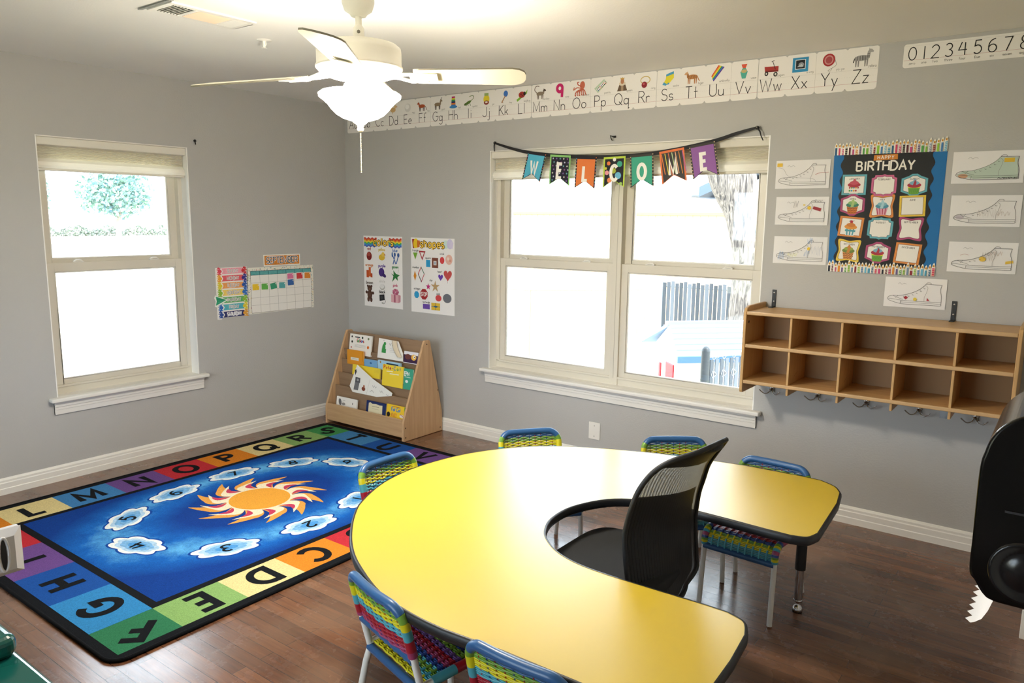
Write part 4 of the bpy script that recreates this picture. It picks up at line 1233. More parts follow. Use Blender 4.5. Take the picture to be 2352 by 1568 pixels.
def a_fat(A, w, h):
    A.text('Fat Cat', w * .5, h * .45, .026, .0058, '#2f7cc0', align='c', sx=.82); A.line([(w * .3, h * .86), (w * .72, h * .86)], .004, '#b5512e')
    A.ell(w * .12, .006, .018, .018, '#26201e')
    for k in range(5): A.line([(w * (.28 + .06 * k), -.005), (w * (.3 + .06 * k), .022)], .004, '#c9452f')
    A.ell(w * .82, .008, .022, .012, '#efe7da'); A.line([(w * .74, .02), (w * .95, .004)], .004, '#b83a35'); A.rect(w * .93, h * .3, w, h, '#4a8f3a')
book('picture_book', 'yellow book with blue title letters in the bottom pocket', 0, .830, 1.022, .240, '#f0c934', a_fat)

# ------------------------------------------------------------------ wall cubby shelf
M_MAP_X = wood_mat('maple_laminate_long', '#c0965f', '#d1a972', 'x', .38)
M_MAP_Z = wood_mat('maple_laminate_upright', '#bd935e', '#cea670', 'z', .4)
M_MAP_EDGE = mat('#c49f70', .35, bump=.05, bscale=90)
def make_cubby():
    x0, x1, D = 3.400, 4.612, -.300
    root = thing('wall_cubby', 'wall-mounted maple cubby shelf with ten open compartments and coat hooks', 'shelf', (x0, 0, .66))
    zz = -.66; W = x1 - x0
    for x in (0, W - .016):
        mb = MB()
        pr = [(-.002, .690), (-.002, 1.148), (-.26, 1.148), (-.292, 1.137), (-.305, 1.11), (-.305, .705), (-.300, .692), (-.29, .690)]
        mb.prism([(x, y, z + zz) for y, z in pr], (.016, 0, 0), M_MAP_Z); mb.build('end_panel', root, bevel=.003)
    for nm, z0, z1 in (('top_board', 1.104, 1.121), ('middle_shelf', .932, .949), ('bottom_shelf', .741, .758)):
        mb = MB(); mb.box((.016, -.292, z0 + zz), (W - .016, -.006, z1 + zz), M_MAP_X); s = mb.build(nm, root)
        mb = MB(); mb.box((.016, -.302, z0 + zz - .001), (W - .016, -.292, z1 + zz + .001), M_MAP_EDGE); mb.build('edge_strip', s, bevel=.004, bseg=3)
    mb = MB(); mb.box((.016, -.010, .741 + zz), (W - .016, -.003, 1.121 + zz), mat('#a07a4e', .5, bump=.05, bscale=80)); mb.build('back_panel', root)
    for k in range(1, 5):
        x = W * k / 5 - .006
        for za, zb in ((.758, .932), (.949, 1.104)):
            mb = MB(); mb.box((x, -.294, za + zz), (x + .011, -.010, zb + zz), M_MAP_Z); d = mb.build('divider', root, bevel=.0015)
            A = Art((x + .0112, 0, 0), (0, 1, 0), (0, 0, 1)); 
            A.line([(-.20, (za + .4 * (zb - za)) + zz), (-.16, (za + .82 * (zb - za)) + zz), (-.11, (za + .86 * (zb - za)) + zz)], .0016, '#8a623a')
            A.line([(-.20, (za + .2 * (zb - za)) + zz), (-.14, (za + .3 * (zb - za)) + zz)], .0016, '#8a623a')
            A.build('tape_mark', d)
        mb = MB(); mb.box((x, -.288, .702 + zz), (x + .011, -.010, .741 + zz), M_MAP_Z); mb.build('lower_divider', root, bevel=.0015)
    h = MB(); h.lathe([(0, .0012), (.007, .0008), (.0075, 0)], (.016, -.262, 1.063 + zz), mat('#241c16', .6), 12, (1, 0, 0)); h.build('bolt_cap', root)
    mh = mat('#b9b7b2', .22, 1.0)
    for k in range(5):
        x = W * (k + .5) / 5 - .04
        mb = MB()
        z = .652 + zz
        mb.lathe([(0, .003), (.012, .002), (.013, 0)], (x, -.012, z + .022), mh, 14, (0, -1, 0))
        for s in (-1, 1):
            mb.tube(catmull([(x, -.014, z + .022), (x + s * .012, -.030, z - .002), (x + s * .030, -.042, z - .008), (x + s * .046, -.052, z + .004), (x + s * .056, -.056, z + .014)], 4), .0028, mh, 8)
        mb.tube([(x, -.012, z + .022), (x, -.036, z + .006), (x, -.05, z + .02)], .0028, mh, 8)
        mb.box((x - .010, -.012, z), (x + .010, -.0, z + .055), mh)
        mb.build('coat_hook', root)
    for x, z in ((.055, .665), (.912, .640)):
        mb = MB(); mb.box((x - .012, -.004, z + zz), (x + .022, 0, z + .07 + zz), mat('#8d9094', .3, .9)); mb.build('lower_bracket', root)
    mkk = mat('#191918', .45)
    for x in (3.456 - x0, 4.313 - x0):
        mb = MB(); mb.box((x - .0105, -.005, 1.121 + zz), (x + .0105, 0, 1.216 + zz), mkk); mb.box((x - .0105, -.058, 1.121 + zz), (x + .0105, -.005, 1.126 + zz), mkk); br = mb.build('angle_bracket', root, bevel=.001)
        for z in (1.152, 1.20):
            s = MB(); s.lathe([(0, .002), (.003, .0018), (.0045, 0)], (x, -.005, z + zz), mat('#cfcfd0', .25, .9), 10, (0, -1, 0)); s.build('screw', br)
make_cubby()
# ------------------------------------------------------------------ ceiling fan with bowl light
def make_fan():
    ax = Vector((2.604, -2.196, 0))
    root = thing('ceiling_fan', 'white four-blade ceiling fan with a glowing bell-shaped glass light', 'ceiling fan', (ax.x, ax.y, CH))
    mw = mat('#efece2', .35)
    mb = MB(); mb.lathe([(0, -.150), (.026, -.150), (.032, -.142), (.050, -.130), (.058, -.105), (.060, -.055), (.074, -.035), (.080, 0)], (0, 0, 0), mw, 32); mb.build('canopy', root)
    mb = MB(); mb.tube([(0, 0, -.14), (0, 0, -.24)], .0115, mw, 16); mb.lathe([(.0115, -.178), (.02, -.19), (.021, -.225), (.03, -.238)], (0, 0, 0), mw, 20); mb.build('downrod', root)
    s = MB(); s.lathe([(0, .004), (.006, .003), (.006, 0)], (.014, -.013, -.205), mat('#7a756a', .3, .8), 10, (.7, -.7, 0)); s.build('rod_screw', root)
    mb = MB(); mb.lathe([(0, -.228), (.03, -.230), (.10, -.238), (.135, -.246), (.150, -.258), (.152, -.272), (.152, -.318), (.156, -.322), (.156, -.330), (.150, -.336), (.138, -.350), (.10, -.362), (.05, -.366), (0, -.366)], (0, 0, 0), mw, 48); mb.build('motor_housing', root)
    zb = 2.084 - CH
    R0, R1 = .20, .605
    for k, (deg, droop, pit) in enumerate(((36.7, .004, -13), (126.7, .0, -13), (216.7, -.042, -13), (306.7, .012, -13))):
        a = R(deg)
        d = Vector((math.cos(a), math.sin(a), 0)); t = Vector((-d.y, d.x, 0))
        tt = t * math.cos(R(pit)) + Vector((0, 0, math.sin(R(pit))))
        up = d.cross(tt)
        zz = lambda r: Vector((0, 0, zb + droop * (r - .1) / .52))
        ir = MB()
        for sg in (-1, 1):
            ir.tube([d * .095 + t * sg * .012 + Vector((0, 0, -.352)), d * .14 + t * sg * .03 + Vector((0, 0, zb + .002)), d * .19 + tt * sg * .032 + zz(.19) - up * .004, d * .25 + tt * sg * .018 + zz(.25) - up * .004], .006, mw, 8)
        ir.obox(d * .235 + zz(.235) - up * .005, d * .05, tt * .035, up * .002, mw)
        bi = ir.build('blade_iron', root)
        bl = MB()
        shape = [(R0, -.052), (R0 + .02, -.058)] + [(R1 - .05, -.070)] + [(R1 - .05 + .05 * math.sin(R(q)), -.02 - .05 * math.cos(R(q))) for q in (30, 60, 90)] + [(R1 - .05 + .05 * math.cos(R(q)), .02 + .05 * math.sin(R(q))) for q in (0, 30, 60, 90)] + [(R0 + .02, .058), (R0, .052)]
        bl.prism([d * r + tt * w + zz(r) for r, w in shape], up * .006, mat('#ece6d2', .4), mat('#8c8676', .6))
        bl.build('blade', root)
    mb = MB(); mb.lathe([(0, -.362), (.05, -.364), (.052, -.368), (.050, -.380), (.056, -.384), (.058, -.390), (.05, -.393), (0, -.393)], (0, 0, 0), mw, 32); mb.build('light_fitter', root)
    # bell-shaped glass, lit from inside
    m, nt, b, N, L = node_mat('lit_opal_glass')
    b.inputs['Base Color'].default_value = (1, .96, .88, 1); b.inputs['Roughness'].default_value = .25
    b.inputs['Emission Color'].default_value = (1, .91, .78, 1); b.inputs['Emission Strength'].default_value = LAMP_STRENGTH
    mb = MB(); mb.lathe([(.046, -.386), (.052, -.392), (.058, -.398), (.078, -.403), (.110, -.407), (.138, -.412), (.149, -.420), (.147, -.430), (.132, -.441), (.117, -.455), (.104, -.472), (.087, -.489), (.063, -.503), (.036, -.511), (.0, -.514)], (0, 0, 0), m, 48); mb.build('glass_shade', root)
    mb = MB(); mb.lathe([(0, -.505), (.03, -.508), (.026, -.518), (.012, -.528), (.010, -.536), (.013, -.541), (.008, -.550), (0, -.552)], (0, 0, 0), mw, 20); mb.build('finial', root)
    mb = MB()
    z = -.552
    mch = mat('#d9c9a4', .25, .8)
    while z > -.70:
        mb.sphere((0, 0, z), .0024, mch, 6, 4); z -= .0052
    mb.tube([(0, 0, -.55), (0, 0, -.70)], .0008, mch, 5)
    mb.build('pull_chain', root)
make_fan()

# ------------------------------------------------------------------ paper towel dispenser on the right wall
def make_dispenser():
    ya, yb_ = -2.60, -2.30
    root = thing('towel_dispenser', 'glossy black paper towel dispenser at the right edge of the photo', 'dispenser', (X1, (ya + yb_) / 2, .9))
    o = Vector(root.location)
    mk = mat('#070708', .16, spec=.32); mk2 = mat('#141417', .3)
    prof = [(4.905, 1.262), (4.85, 1.285), (4.79, 1.280), (4.723, 1.25), (4.693, 1.226), (4.678, 1.201), (4.671, 1.175), (4.667, 1.153), (4.666, 1.11), (4.667, 1.015), (4.668, .949), (4.678, .931), (4.693, .909), (4.71, .900), (4.758, .899), (4.905, .899)]
    sm = [(p.x, p.z) for p in catmull([(x, 0, z) for x, z in prof], 7)]
    mb = MB(); mb.prism([Vector((x, ya, z)) - o for x, z in sm], (0, yb_ - ya, 0), mk); mb.build('housing', root, bevel=.012, bseg=4)
    mb = MB(); mb.box(Vector((4.90, ya + .01, .91)) - o, Vector((X1, yb_ - .01, 1.25)) - o, mk2); mb.build('back_plate', root)
    mb = MB()
    mb.lathe([(.058, -.002), (.056, .003), (.050, .004), (.046, .0005), (.030, -.0), (.026, .003), (.012, .005), (0, .005)], Vector((4.752, ya, .966)) - o, mat('#101114', .22), 32, (0, -1, 0)); mb.build('hub_cover', root)
    mb = MB(); mb.box(Vector((4.712, ya - .002, 1.072)) - o, Vector((4.78, ya + .002, 1.076)) - o, mat('#3a3b40', .25)); mb.build('cover_seam', root)
    mb = MB()
    ny = 16
    ys_ = [ya + .02 + (yb_ - ya - .04) * k / ny for k in range(ny + 1)]
    vs, cols = [], []
    curve = [(4.712, .905), (4.709, .891), (4.703, .870), (4.695, .852), (4.684, .842)]
    for k, y in enumerate(ys_):
        for x, z in curve:
            vs.append(Vector((x, y, z)) - o)
        tooth = .010 if k % 2 else 0
        vs.append(Vector((4.678 - tooth, y, .839 - .001 * (k % 2))) - o)
    w = len(curve) + 1
    mb.add(vs, [(k * w + j, (k + 1) * w + j, (k + 1) * w + j + 1, k * w + j + 1) for k in range(ny) for j in range(w - 1)], mat('#f4f3f6', .8), True)
    mb.build('paper_towel', root)
make_dispenser()

# ------------------------------------------------------------------ green bench bin and white case, cut by the left edge of the photo
def make_green_bin():
    root = thing('storage_bin', 'dark green glossy plastic storage bin with a stepped lid in the bottom left corner', 'bin', (2.30, -3.78, 0))
    mg = mat('#0f4a42', .13, spec=.6)
    def block(name, x0, x1, z0, z1, ins, r):
        mb = MB(); mb.prism([(x, y, z0) for x, y in rrect(x0, -.315 + ins, x1, .315 - ins, .03, 5)], (0, 0, z1 - z0), mg)
        return mb.build(name, root, bevel=r, bseg=4)
    block('body', -.62, .60, .004, .40, .012, .012)
    block('lid', -.63, .625, .40, .452, .0, .014)
    block('raised_lid', -.63, .385, .452, .512, .004, .022)
    block('lid_ridge', -.60, .310, .512, .530, .035, .008)
make_green_bin()
def make_white_case():
    root = thing('plastic_case', 'white plastic case with dark upright slots on a slim post at the left edge', 'case', (2.985, -3.70, -.0))
    mw = mat('#d9d9de', .4)
    mb = MB(); mb.box((.022, -.16, .826), (.040, .140, .926), mw); mb.build('body', root, bevel=.006, bseg=3)
    mb = MB()
    fy0, fy1, fz0, fz1 = -.145, .122, .839, .912
    mb.add([(.040, -.16, .826), (.040, .140, .826), (.040, .140, .926), (.040, -.16, .926), (.054, fy0, fz0), (.054, fy1, fz0), (.054, fy1, fz1), (.054, fy0, fz1)],
           [(0, 1, 5, 4), (1, 2, 6, 5), (2, 3, 7, 6), (3, 0, 4, 7), (4, 5, 6, 7)], mw)
    mb.build('bevelled_face', root)
    for y in (.100, .050, .0, -.050):
        s = MB(); s.prism([(.0535, y + a, .8760 + c) for a, c in arc(0, 0, .0055, .033, 0, 345, 23)], (.0012, 0, 0), mat('#1b1b20', .4)); s.build('slot', root)
        s = MB(); s.tube([(.054, y + a, .8760 + c) for a, c in arc(0, 0, .0095, .037, 0, 345, 23)], .003, mw, 6, closed=True); s.build('slot_rim', root)
    mb = MB(); mb.tube([(.030, -.08, .0), (.030, -.08, .830)], .012, mw, 12); mb.lathe([(0, .012), (.045, .010), (.048, .0), (0, 0)], (.030, -.08, 0), mw, 28); mb.build('post', root)
make_white_case()
# ------------------------------------------------------------------ alphabet strip along the top of the back wall
LETTERS = 'ABCDEFGHIJKLMNOPQRSTUVWXYZ'
WORDS = dict(E='egg', F='fox', G='goat', H='hat', I='iguana', J='jar', K='key', L='ladybug', M='monkey', N='nine', O='octopus', P='paints', Q='queen',
             R='ring', S='socks', T='tiger', U='umbrella', V='vase', W='wagon', X='x-ray', Y='yo-yo', Z='zebra')
def quad(A, x, y, s, body, leg=None, head=None, tail=None, neck=.0, flip=1, stripes=None):
    """small standing four-legged animal, s = height in metres"""
    leg = leg or body; head = head or body
    X = lambda u: x + flip * u * s
    Y = lambda v: y + v * s
    if tail:
        A.line([(X(a), Y(c)) for a, c in tail[1]], .07 * s, tail[0])
    for u in (-.38, -.22, .22, .36):
        A.poly([(X(u - .06), Y(.5)), (X(u + .06), Y(.5)), (X(u + .035), Y(0)), (X(u - .035), Y(0))], leg)
    A.ell(X(0), Y(.58), .50 * s, .20 * s, body)
    A.poly([(X(.26), Y(.5)), (X(.5), Y(.55)), (X(.56), Y(.92 + neck)), (X(.36), Y(.9 + neck))], body)
    A.ell(X(.54), Y(.90 + neck), .15 * s, .12 * s, head)
    A.ell(X(.66), Y(.85 + neck), .09 * s, .06 * s, head)
    A.poly([(X(.42), Y(.98 + neck)), (X(.50), Y(.98 + neck)), (X(.45), Y(1.12 + neck))], head)
    if stripes:
        for k in range(8):
            u = -.42 + .105 * k
            A.line([(X(u), Y(.74 - .1 * abs(u))), (X(u + .03), Y(.42))], .032 * s, stripes)
        for k in range(3): A.line([(X(.30 + .02 * k), Y(.62 + .1 * k)), (X(.5), Y(.6 + .11 * k))], .03 * s, stripes)
def icon(A, L, x, y):
    """picture above each letter, about .075 m high with its foot at y"""
    e, p, r, l = A.ell, A.poly, A.rect, A.line
    if L == 'A': e(x, y + .035, .03, .03, '#b92c2c'); l([(x, y + .06), (x + .006, y + .078)], .004, '#5a3a20')
    elif L == 'B': e(x, y + .035, .032, .032, '#3f78c0'); l(arc(x, y + .035, .032, .012, 0, 180, 8), .005, '#f0ece2')
    elif L == 'C': quad(A, x, y, .055, '#c98a4a', tail=('#c98a4a', [(-.45, .6), (-.6, .9), (-.5, 1.1)]))
    elif L == 'D': e(x - .005, y + .03, .028, .018, '#d8b37a'); e(x + .02, y + .052, .012, .012, '#e2c48e'); p([(x + .03, y + .054), (x + .046, y + .048), (x + .03, y + .046)], '#d98a2a'); l([(x - .005, y + .014), (x - .01, y)], .004, '#c9862e'); p([(x - .03, y + .034), (x - .044, y + .048), (x - .026, y + .042)], '#c79f66')
    elif L == 'E': e(x, y + .035, .032, .030, '#dcdad6'); e(x - .006, y + .042, .020, .018, '#f0efec')
    elif L == 'F': quad(A, x - .006, y, .062, '#a8502a', leg='#3a2018', tail=('#6a3020', [(-.42, .6), (-.62, .42), (-.78, .1)]), flip=-1)
    elif L == 'G': quad(A, x, y, .062, '#8d7a62', leg='#2d2620', neck=.06); l([(x + .03, y + .066), (x + .042, y + .082)], .004, '#3a342c')
    elif L == 'H':
        for k, c in enumerate(('#3f78c0', '#e0802a', '#2d2f6e', '#3c9a4e', '#d8cf3a', '#b5306a')): r(x - .020 + .001 * k, y + .012 + .011 * k, x + .020 - .001 * k, y + .0235 + .011 * k, c)
        e(x, y + .008, .036, .010, '#3f86c8')
    elif L == 'I': e(x - .012, y + .026, .028, .010, '#5c7a34', rot=22); e(x - .038, y + .016, .012, .008, '#4e6a2c', rot=15); l(catmull2([(x + .01, y + .036), (x + .03, y + .048), (x + .038, y + .062), (x + .022, y + .070), (x - .002, y + .064)]), .004, '#5c7a34'); [l([(x + a, y + .024), (x + a + b, y + .004)], .004, '#4e6a2c') for a, b in ((-.024, -.006), (-.02, .008), (.002, .006))]
    elif L == 'J': e(x, y + .036, .026, .030, '#e3cf35'); r(x - .018, y + .058, x + .018, y + .076, '#9ab06a'); e(x, y + .014, .022, .014, '#8a2f25'); r(x - .010, y + .010, x + .010, y + .022, '#e9e2d2')
    elif L == 'K': e(x + .016, y + .058, .018, .020, '#3f74c0'); l([(x + .012, y + .044), (x - .018, y + .002)], .008, '#b08560'); l([(x - .014, y + .008), (x - .006, y + .002)], .005, '#b08560')
    elif L == 'L': p([(x - .042, y + .012), (x + .030, y + .052), (x + .046, y + .070), (x + .040, y + .044), (x - .036, y - .002)], '#7fb53a'); e(x, y + .040, .026, .020, '#a2352c'); e(x + .022, y + .046, .010, .012, '#1f1c1b'); e(x - .006, y + .044, .004, .004, '#1f1c1b'); e(x + .004, y + .034, .004, .004, '#1f1c1b')
    elif L == 'M': quad(A, x - .002, y, .060, '#8b7d6a', leg='#6a5c4c', head='#5d5046'); l(catmull2([(x - .028, y + .040), (x - .046, y + .060), (x - .034, y + .082), (x - .010, y + .080)]), .0045, '#6a5c4c')
    elif L == 'N': A.text('9', x - .020, y, .075, .019, '#c52468')
    elif L == 'O':
        e(x + .018, y + .058, .018, .024, '#c2684c')
        for k in range(6): l(catmull2([(x + .012 + .002 * k, y + .036), (x - .012 + .012 * k - .012, y + .022), (x - .034 + .015 * k, y + .002 + .004 * (k % 2)), (x - .026 + .015 * k, y - .002)]), .007, ('#b8563f', '#c2684c')[k % 2])
        l(catmull2([(x + .008, y + .04), (x - .02, y + .046), (x - .044, y + .034), (x - .04, y + .05)]), .006, '#c2684c'); l(catmull2([(x + .012, y + .05), (x - .012, y + .062), (x - .018, y + .076), (x - .006, y + .078)]), .006, '#b8563f')
    elif L == 'P':
        p([(x - .044, y + .030), (x + .022, y + .080), (x + .044, y + .058), (x - .018, y + .002)], '#b9cdb4')
        p([(x - .030, y + .026), (x + .028, y + .070), (x + .036, y + .060), (x - .018, y + .012)], '#f3f2ee')
        for k in range(7):
            for j in range(2): e(x - .022 + .0085 * k + .006 * j, y + .026 + .0062 * k - .009 * j, .0034, .0034, ('#1f4f2a', '#1a1a1c', '#b02a2a', '#2a5aa8', '#6b3f8a', '#c97a2a', '#23332a')[(k + 3 * j) % 7])
    elif L == 'Q': p([(x - .034, y), (x + .034, y), (x + .020, y + .036), (x - .020, y + .036)], '#6a5644'); r(x - .008, y, x + .008, y + .036, '#a98f74'); e(x, y + .042, .022, .012, '#d9cdb8'); e(x, y + .056, .012, .016, '#b9805c'); p([(x - .012, y + .066), (x + .012, y + .066), (x + .013, y + .078), (x + .004, y + .072), (x, y + .08), (x - .004, y + .072), (x - .013, y + .078)], '#c9a04a')
    elif L == 'R': l(arc(x + .004, y + .048, .030, .020, 0, 345, 22), .005, '#cdb46a', closed=True); e(x - .002, y + .022, .018, .018, '#8f2430'); e(x - .006, y + .027, .007, .006, '#c25a60')
    elif L == 'S':
        for dx, dy, c in ((.014, .004, 0), (0, 0, 1)):
            p([(x - .012 + dx, y + .066 + dy), (x + .020 + dx, y + .076 + dy), (x + .022 + dx, y + .040 + dy), (x - .012 + dx, y + .004 + dy), (x - .034 + dx, y + .010 + dy), (x - .014 + dx, y + .040 + dy)], '#e6d936')
            p([(x - .012 + dx, y + .066 + dy), (x + .020 + dx, y + .076 + dy), (x + .021 + dx, y + .062 + dy), (x - .013 + dx, y + .054 + dy)], '#4fa0c8'); p([(x - .012 + dx, y + .004 + dy), (x - .034 + dx, y + .010 + dy), (x - .026 + dx, y + .024 + dy), (x - .004 + dx, y + .012 + dy)], '#4fa0c8')
    elif L == 'T': quad(A, x, y, .064, '#c98a4e', leg='#b97a44', head='#d3a476', flip=-1, stripes='#3a2a20', tail=('#b97a44', [(-.46, .6), (-.6, .3), (-.7, .2)]))
    elif L == 'U':
        for k, c in enumerate(('#d8452f', '#e69a2c', '#e8dc3c', '#3d9a57', '#2f6fc2', '#6a3a96')):
            f0, f1 = 1 - k / 6, 1 - (k + 1) / 6
            P0, P1 = (x - .036, y + .030), (x + .002, y + .084)
            q0, q1 = (x - .022, y), (x + .038, y + .072)
            li = lambda a, c_, t: (a[0] + (c_[0] - a[0]) * t, a[1] + (c_[1] - a[1]) * t)
            p([li(P0, q0, k / 6), li(P0, q0, (k + 1) / 6), li(P1, q1, (k + 1) / 6), li(P1, q1, k / 6)], c)
    elif L == 'V': p([(x - .010, y), (x + .010, y), (x + .020, y + .034), (x + .008, y + .054), (x + .016, y + .074), (x - .016, y + .074), (x - .008, y + .054), (x - .020, y + .034)], '#4fae9c'); p([(x - .016, y + .074), (x + .016, y + .074), (x + .008, y + .054), (x - .008, y + .054)], '#d9573a'); e(x, y + .038, .016, .009, '#c5b27a')
    elif L == 'W': p([(x - .034, y + .020), (x + .036, y + .018), (x + .036, y + .046), (x - .038, y + .048)], '#a93229'); p([(x - .034, y + .020), (x + .036, y + .018), (x + .036, y + .026), (x - .034, y + .028)], '#7e221c'); e(x - .026, y + .012, .010, .011, '#2a2625'); e(x + .022, y + .006, .011, .012, '#2a2625'); e(x + .022, y + .006, .005, .006, '#d9d5cc'); e(x - .026, y + .012, .004, .005, '#d9d5cc'); l([(x + .02, y + .03), (x + .004, y + .072)], .003, '#2a2625'); l([(x - .002, y + .070), (x + .012, y + .076)], .003, '#2a2625')
    elif L == 'X': r(x - .040, y + .004, x + .040, y + .076, '#2f8fc0'); r(x - .026, y + .018, x + .026, y + .066, '#e8eaec'); r(x - .023, y + .021, x + .023, y + .063, '#15171b'); e(x + .004, y + .040, .014, .012, '#8c9298'); p([(x - .018, y + .030), (x + .016, y + .030), (x + .006, y + .044)], '#bcc2c6')
    elif L == 'Y': e(x - .008, y + .048, .030, .031, '#a8282e'); e(x - .008, y + .048, .022, .023, '#c98a86'); e(x - .008, y + .048, .016, .017, '#a8484a'); l(catmull2([(x + .022, y + .046), (x + .028, y + .020), (x + .006, y + .006), (x - .010, y - .004), (x + .002, y - .006), (x + .010, y + .006)]), .002, '#8d8a84')
    elif L == 'Z': quad(A, x, y, .070, '#a9a7a4', neck=.12, stripes='#201f20', leg='#8c8a88', tail=('#3a3938', [(-.48, .6), (-.56, .3)]))
def catmull2(pts): return [(q.x, q.y) for q in catmull([(a, c, 0) for a, c in pts], 4)]
PANELS = [('ABCDEF', 'alphabet strip panel partly hidden by the fan light, ending with the fox'), ('GHIJKL', 'alphabet strip panel running from the goat to the ladybug'),
          ('MNOPQR', 'alphabet strip panel running from the monkey to the ring'), ('STUV', 'alphabet strip panel running from the socks to the vase'),
          ('WXYZ', 'alphabet strip panel running from the red wagon to the zebra')]
CW = .1481
M_CARD = mat('#eeebe6', .45, spec=.4)
def alphabet():
    i = 0
    for pn, (chars, lab) in enumerate(PANELS):
        x0 = .035 + CW * i
        root = thing('alphabet_strip', 'white ' + lab, 'wall strip', (x0, 0, 2.230), group='alphabet strip panels')
        w = CW * len(chars)
        A = Art((0, -.0004 - .0009 * (pn % 2), 0), (1, 0, 0), (0, 0, 1))
        pts = []
        for k in range(len(chars)):
            a, c = k * CW, (k + 1) * CW
            pts += [(a + .0015, .012), (a + .006, .004), (a + .014, .0), (c - .014, 0), (c - .006, .004), (c - .0015, .012)]
        for k in range(len(chars))[::-1]:
            a, c = k * CW, (k + 1) * CW
            pts += [(c - .001, .197), (c - .006, .202), (c - .012, .204), (a + .012, .204), (a + .006, .202), (a + .001, .197)]
        A.slab(pts, .0007, M_CARD)
        A.build('card', root)
        B = Art((0, -.0012 - .0009 * (pn % 2), 0), (1, 0, 0), (0, 0, 1))
        B.line([(.002, .034), (w - .002, .034)], .0012, '#c58f92')
        B.line([(.002, .098), (w - .002, .098)], .0009, '#c9c7c2')
        for t in range(int(w / .012)): B.line([(.004 + t * .012, .066), (.010 + t * .012, .066)], .0007, '#cfccc6', keep=t > 0)
        for k in range(1, len(chars)):
            if chars[k] in 'PVY': B.line([(k * CW, .012), (k * CW, .195)], .0010, '#b9b6b0')
        B.build('ruled_lines', root)
        for k, ch in enumerate(chars):
            xc = (k + .5) * CW
            D = Art((0, -.0016 - .0009 * (pn % 2), 0), (1, 0, 0), (0, 0, 1))
            D.text(ch + ch.lower(), xc - .004, .034, .064, .0042, '#2f2d2c', align='c', gap=.16)
            D.build('letter_pair', root)
            E_ = Art((0, -.0016 - .0009 * (pn % 2), 0), (1, 0, 0), (0, 0, 1))
            icon(E_, ch, xc - .004, .112)
            if ch in WORDS: E_.text(WORDS[ch], xc + CW * .44, .106, .013, .0014, '#8f8c88', align='r')
            E_.build('picture', root)
        i += len(chars)
alphabet()
def number_strip():
    x0, w = 3.993, .74
    root = thing('number_strip', 'white number strip starting at zero in the top right corner of the photo', 'wall strip', (x0, 0, 2.314))
    A = Art((0, -.0004, 0), (1, 0, 0), (0, 0, 1)); A.slab(rrect(0, 0, w, .108, .012), .0007, M_CARD); A.build('card', root)
    B = Art((0, -.0012, 0), (1, 0, 0), (0, 0, 1))
    B.line([(.003, .034), (w - .003, .034)], .0012, '#c58f92'); B.line([(.003, .098), (w - .003, .098)], .0007, '#d2cfc9')
    xs = [.040, .090, .137, .192, .248, .307, .364, .423, .485, .545, .620]
    for s, x, wd in zip(('0', '1', '2', '3', '4', '5', '6', '7', '8', '9', '10'), xs, 'zero one two three four five six seven eight nine ten'.split()):
        B.text(s, x, .034, .058, .0044, '#242322', align='c', sx=.95)
        B.text(wd, x, .014, .012, .0013, '#6f6c68', align='c')
    B.build('digits', root)
number_strip()

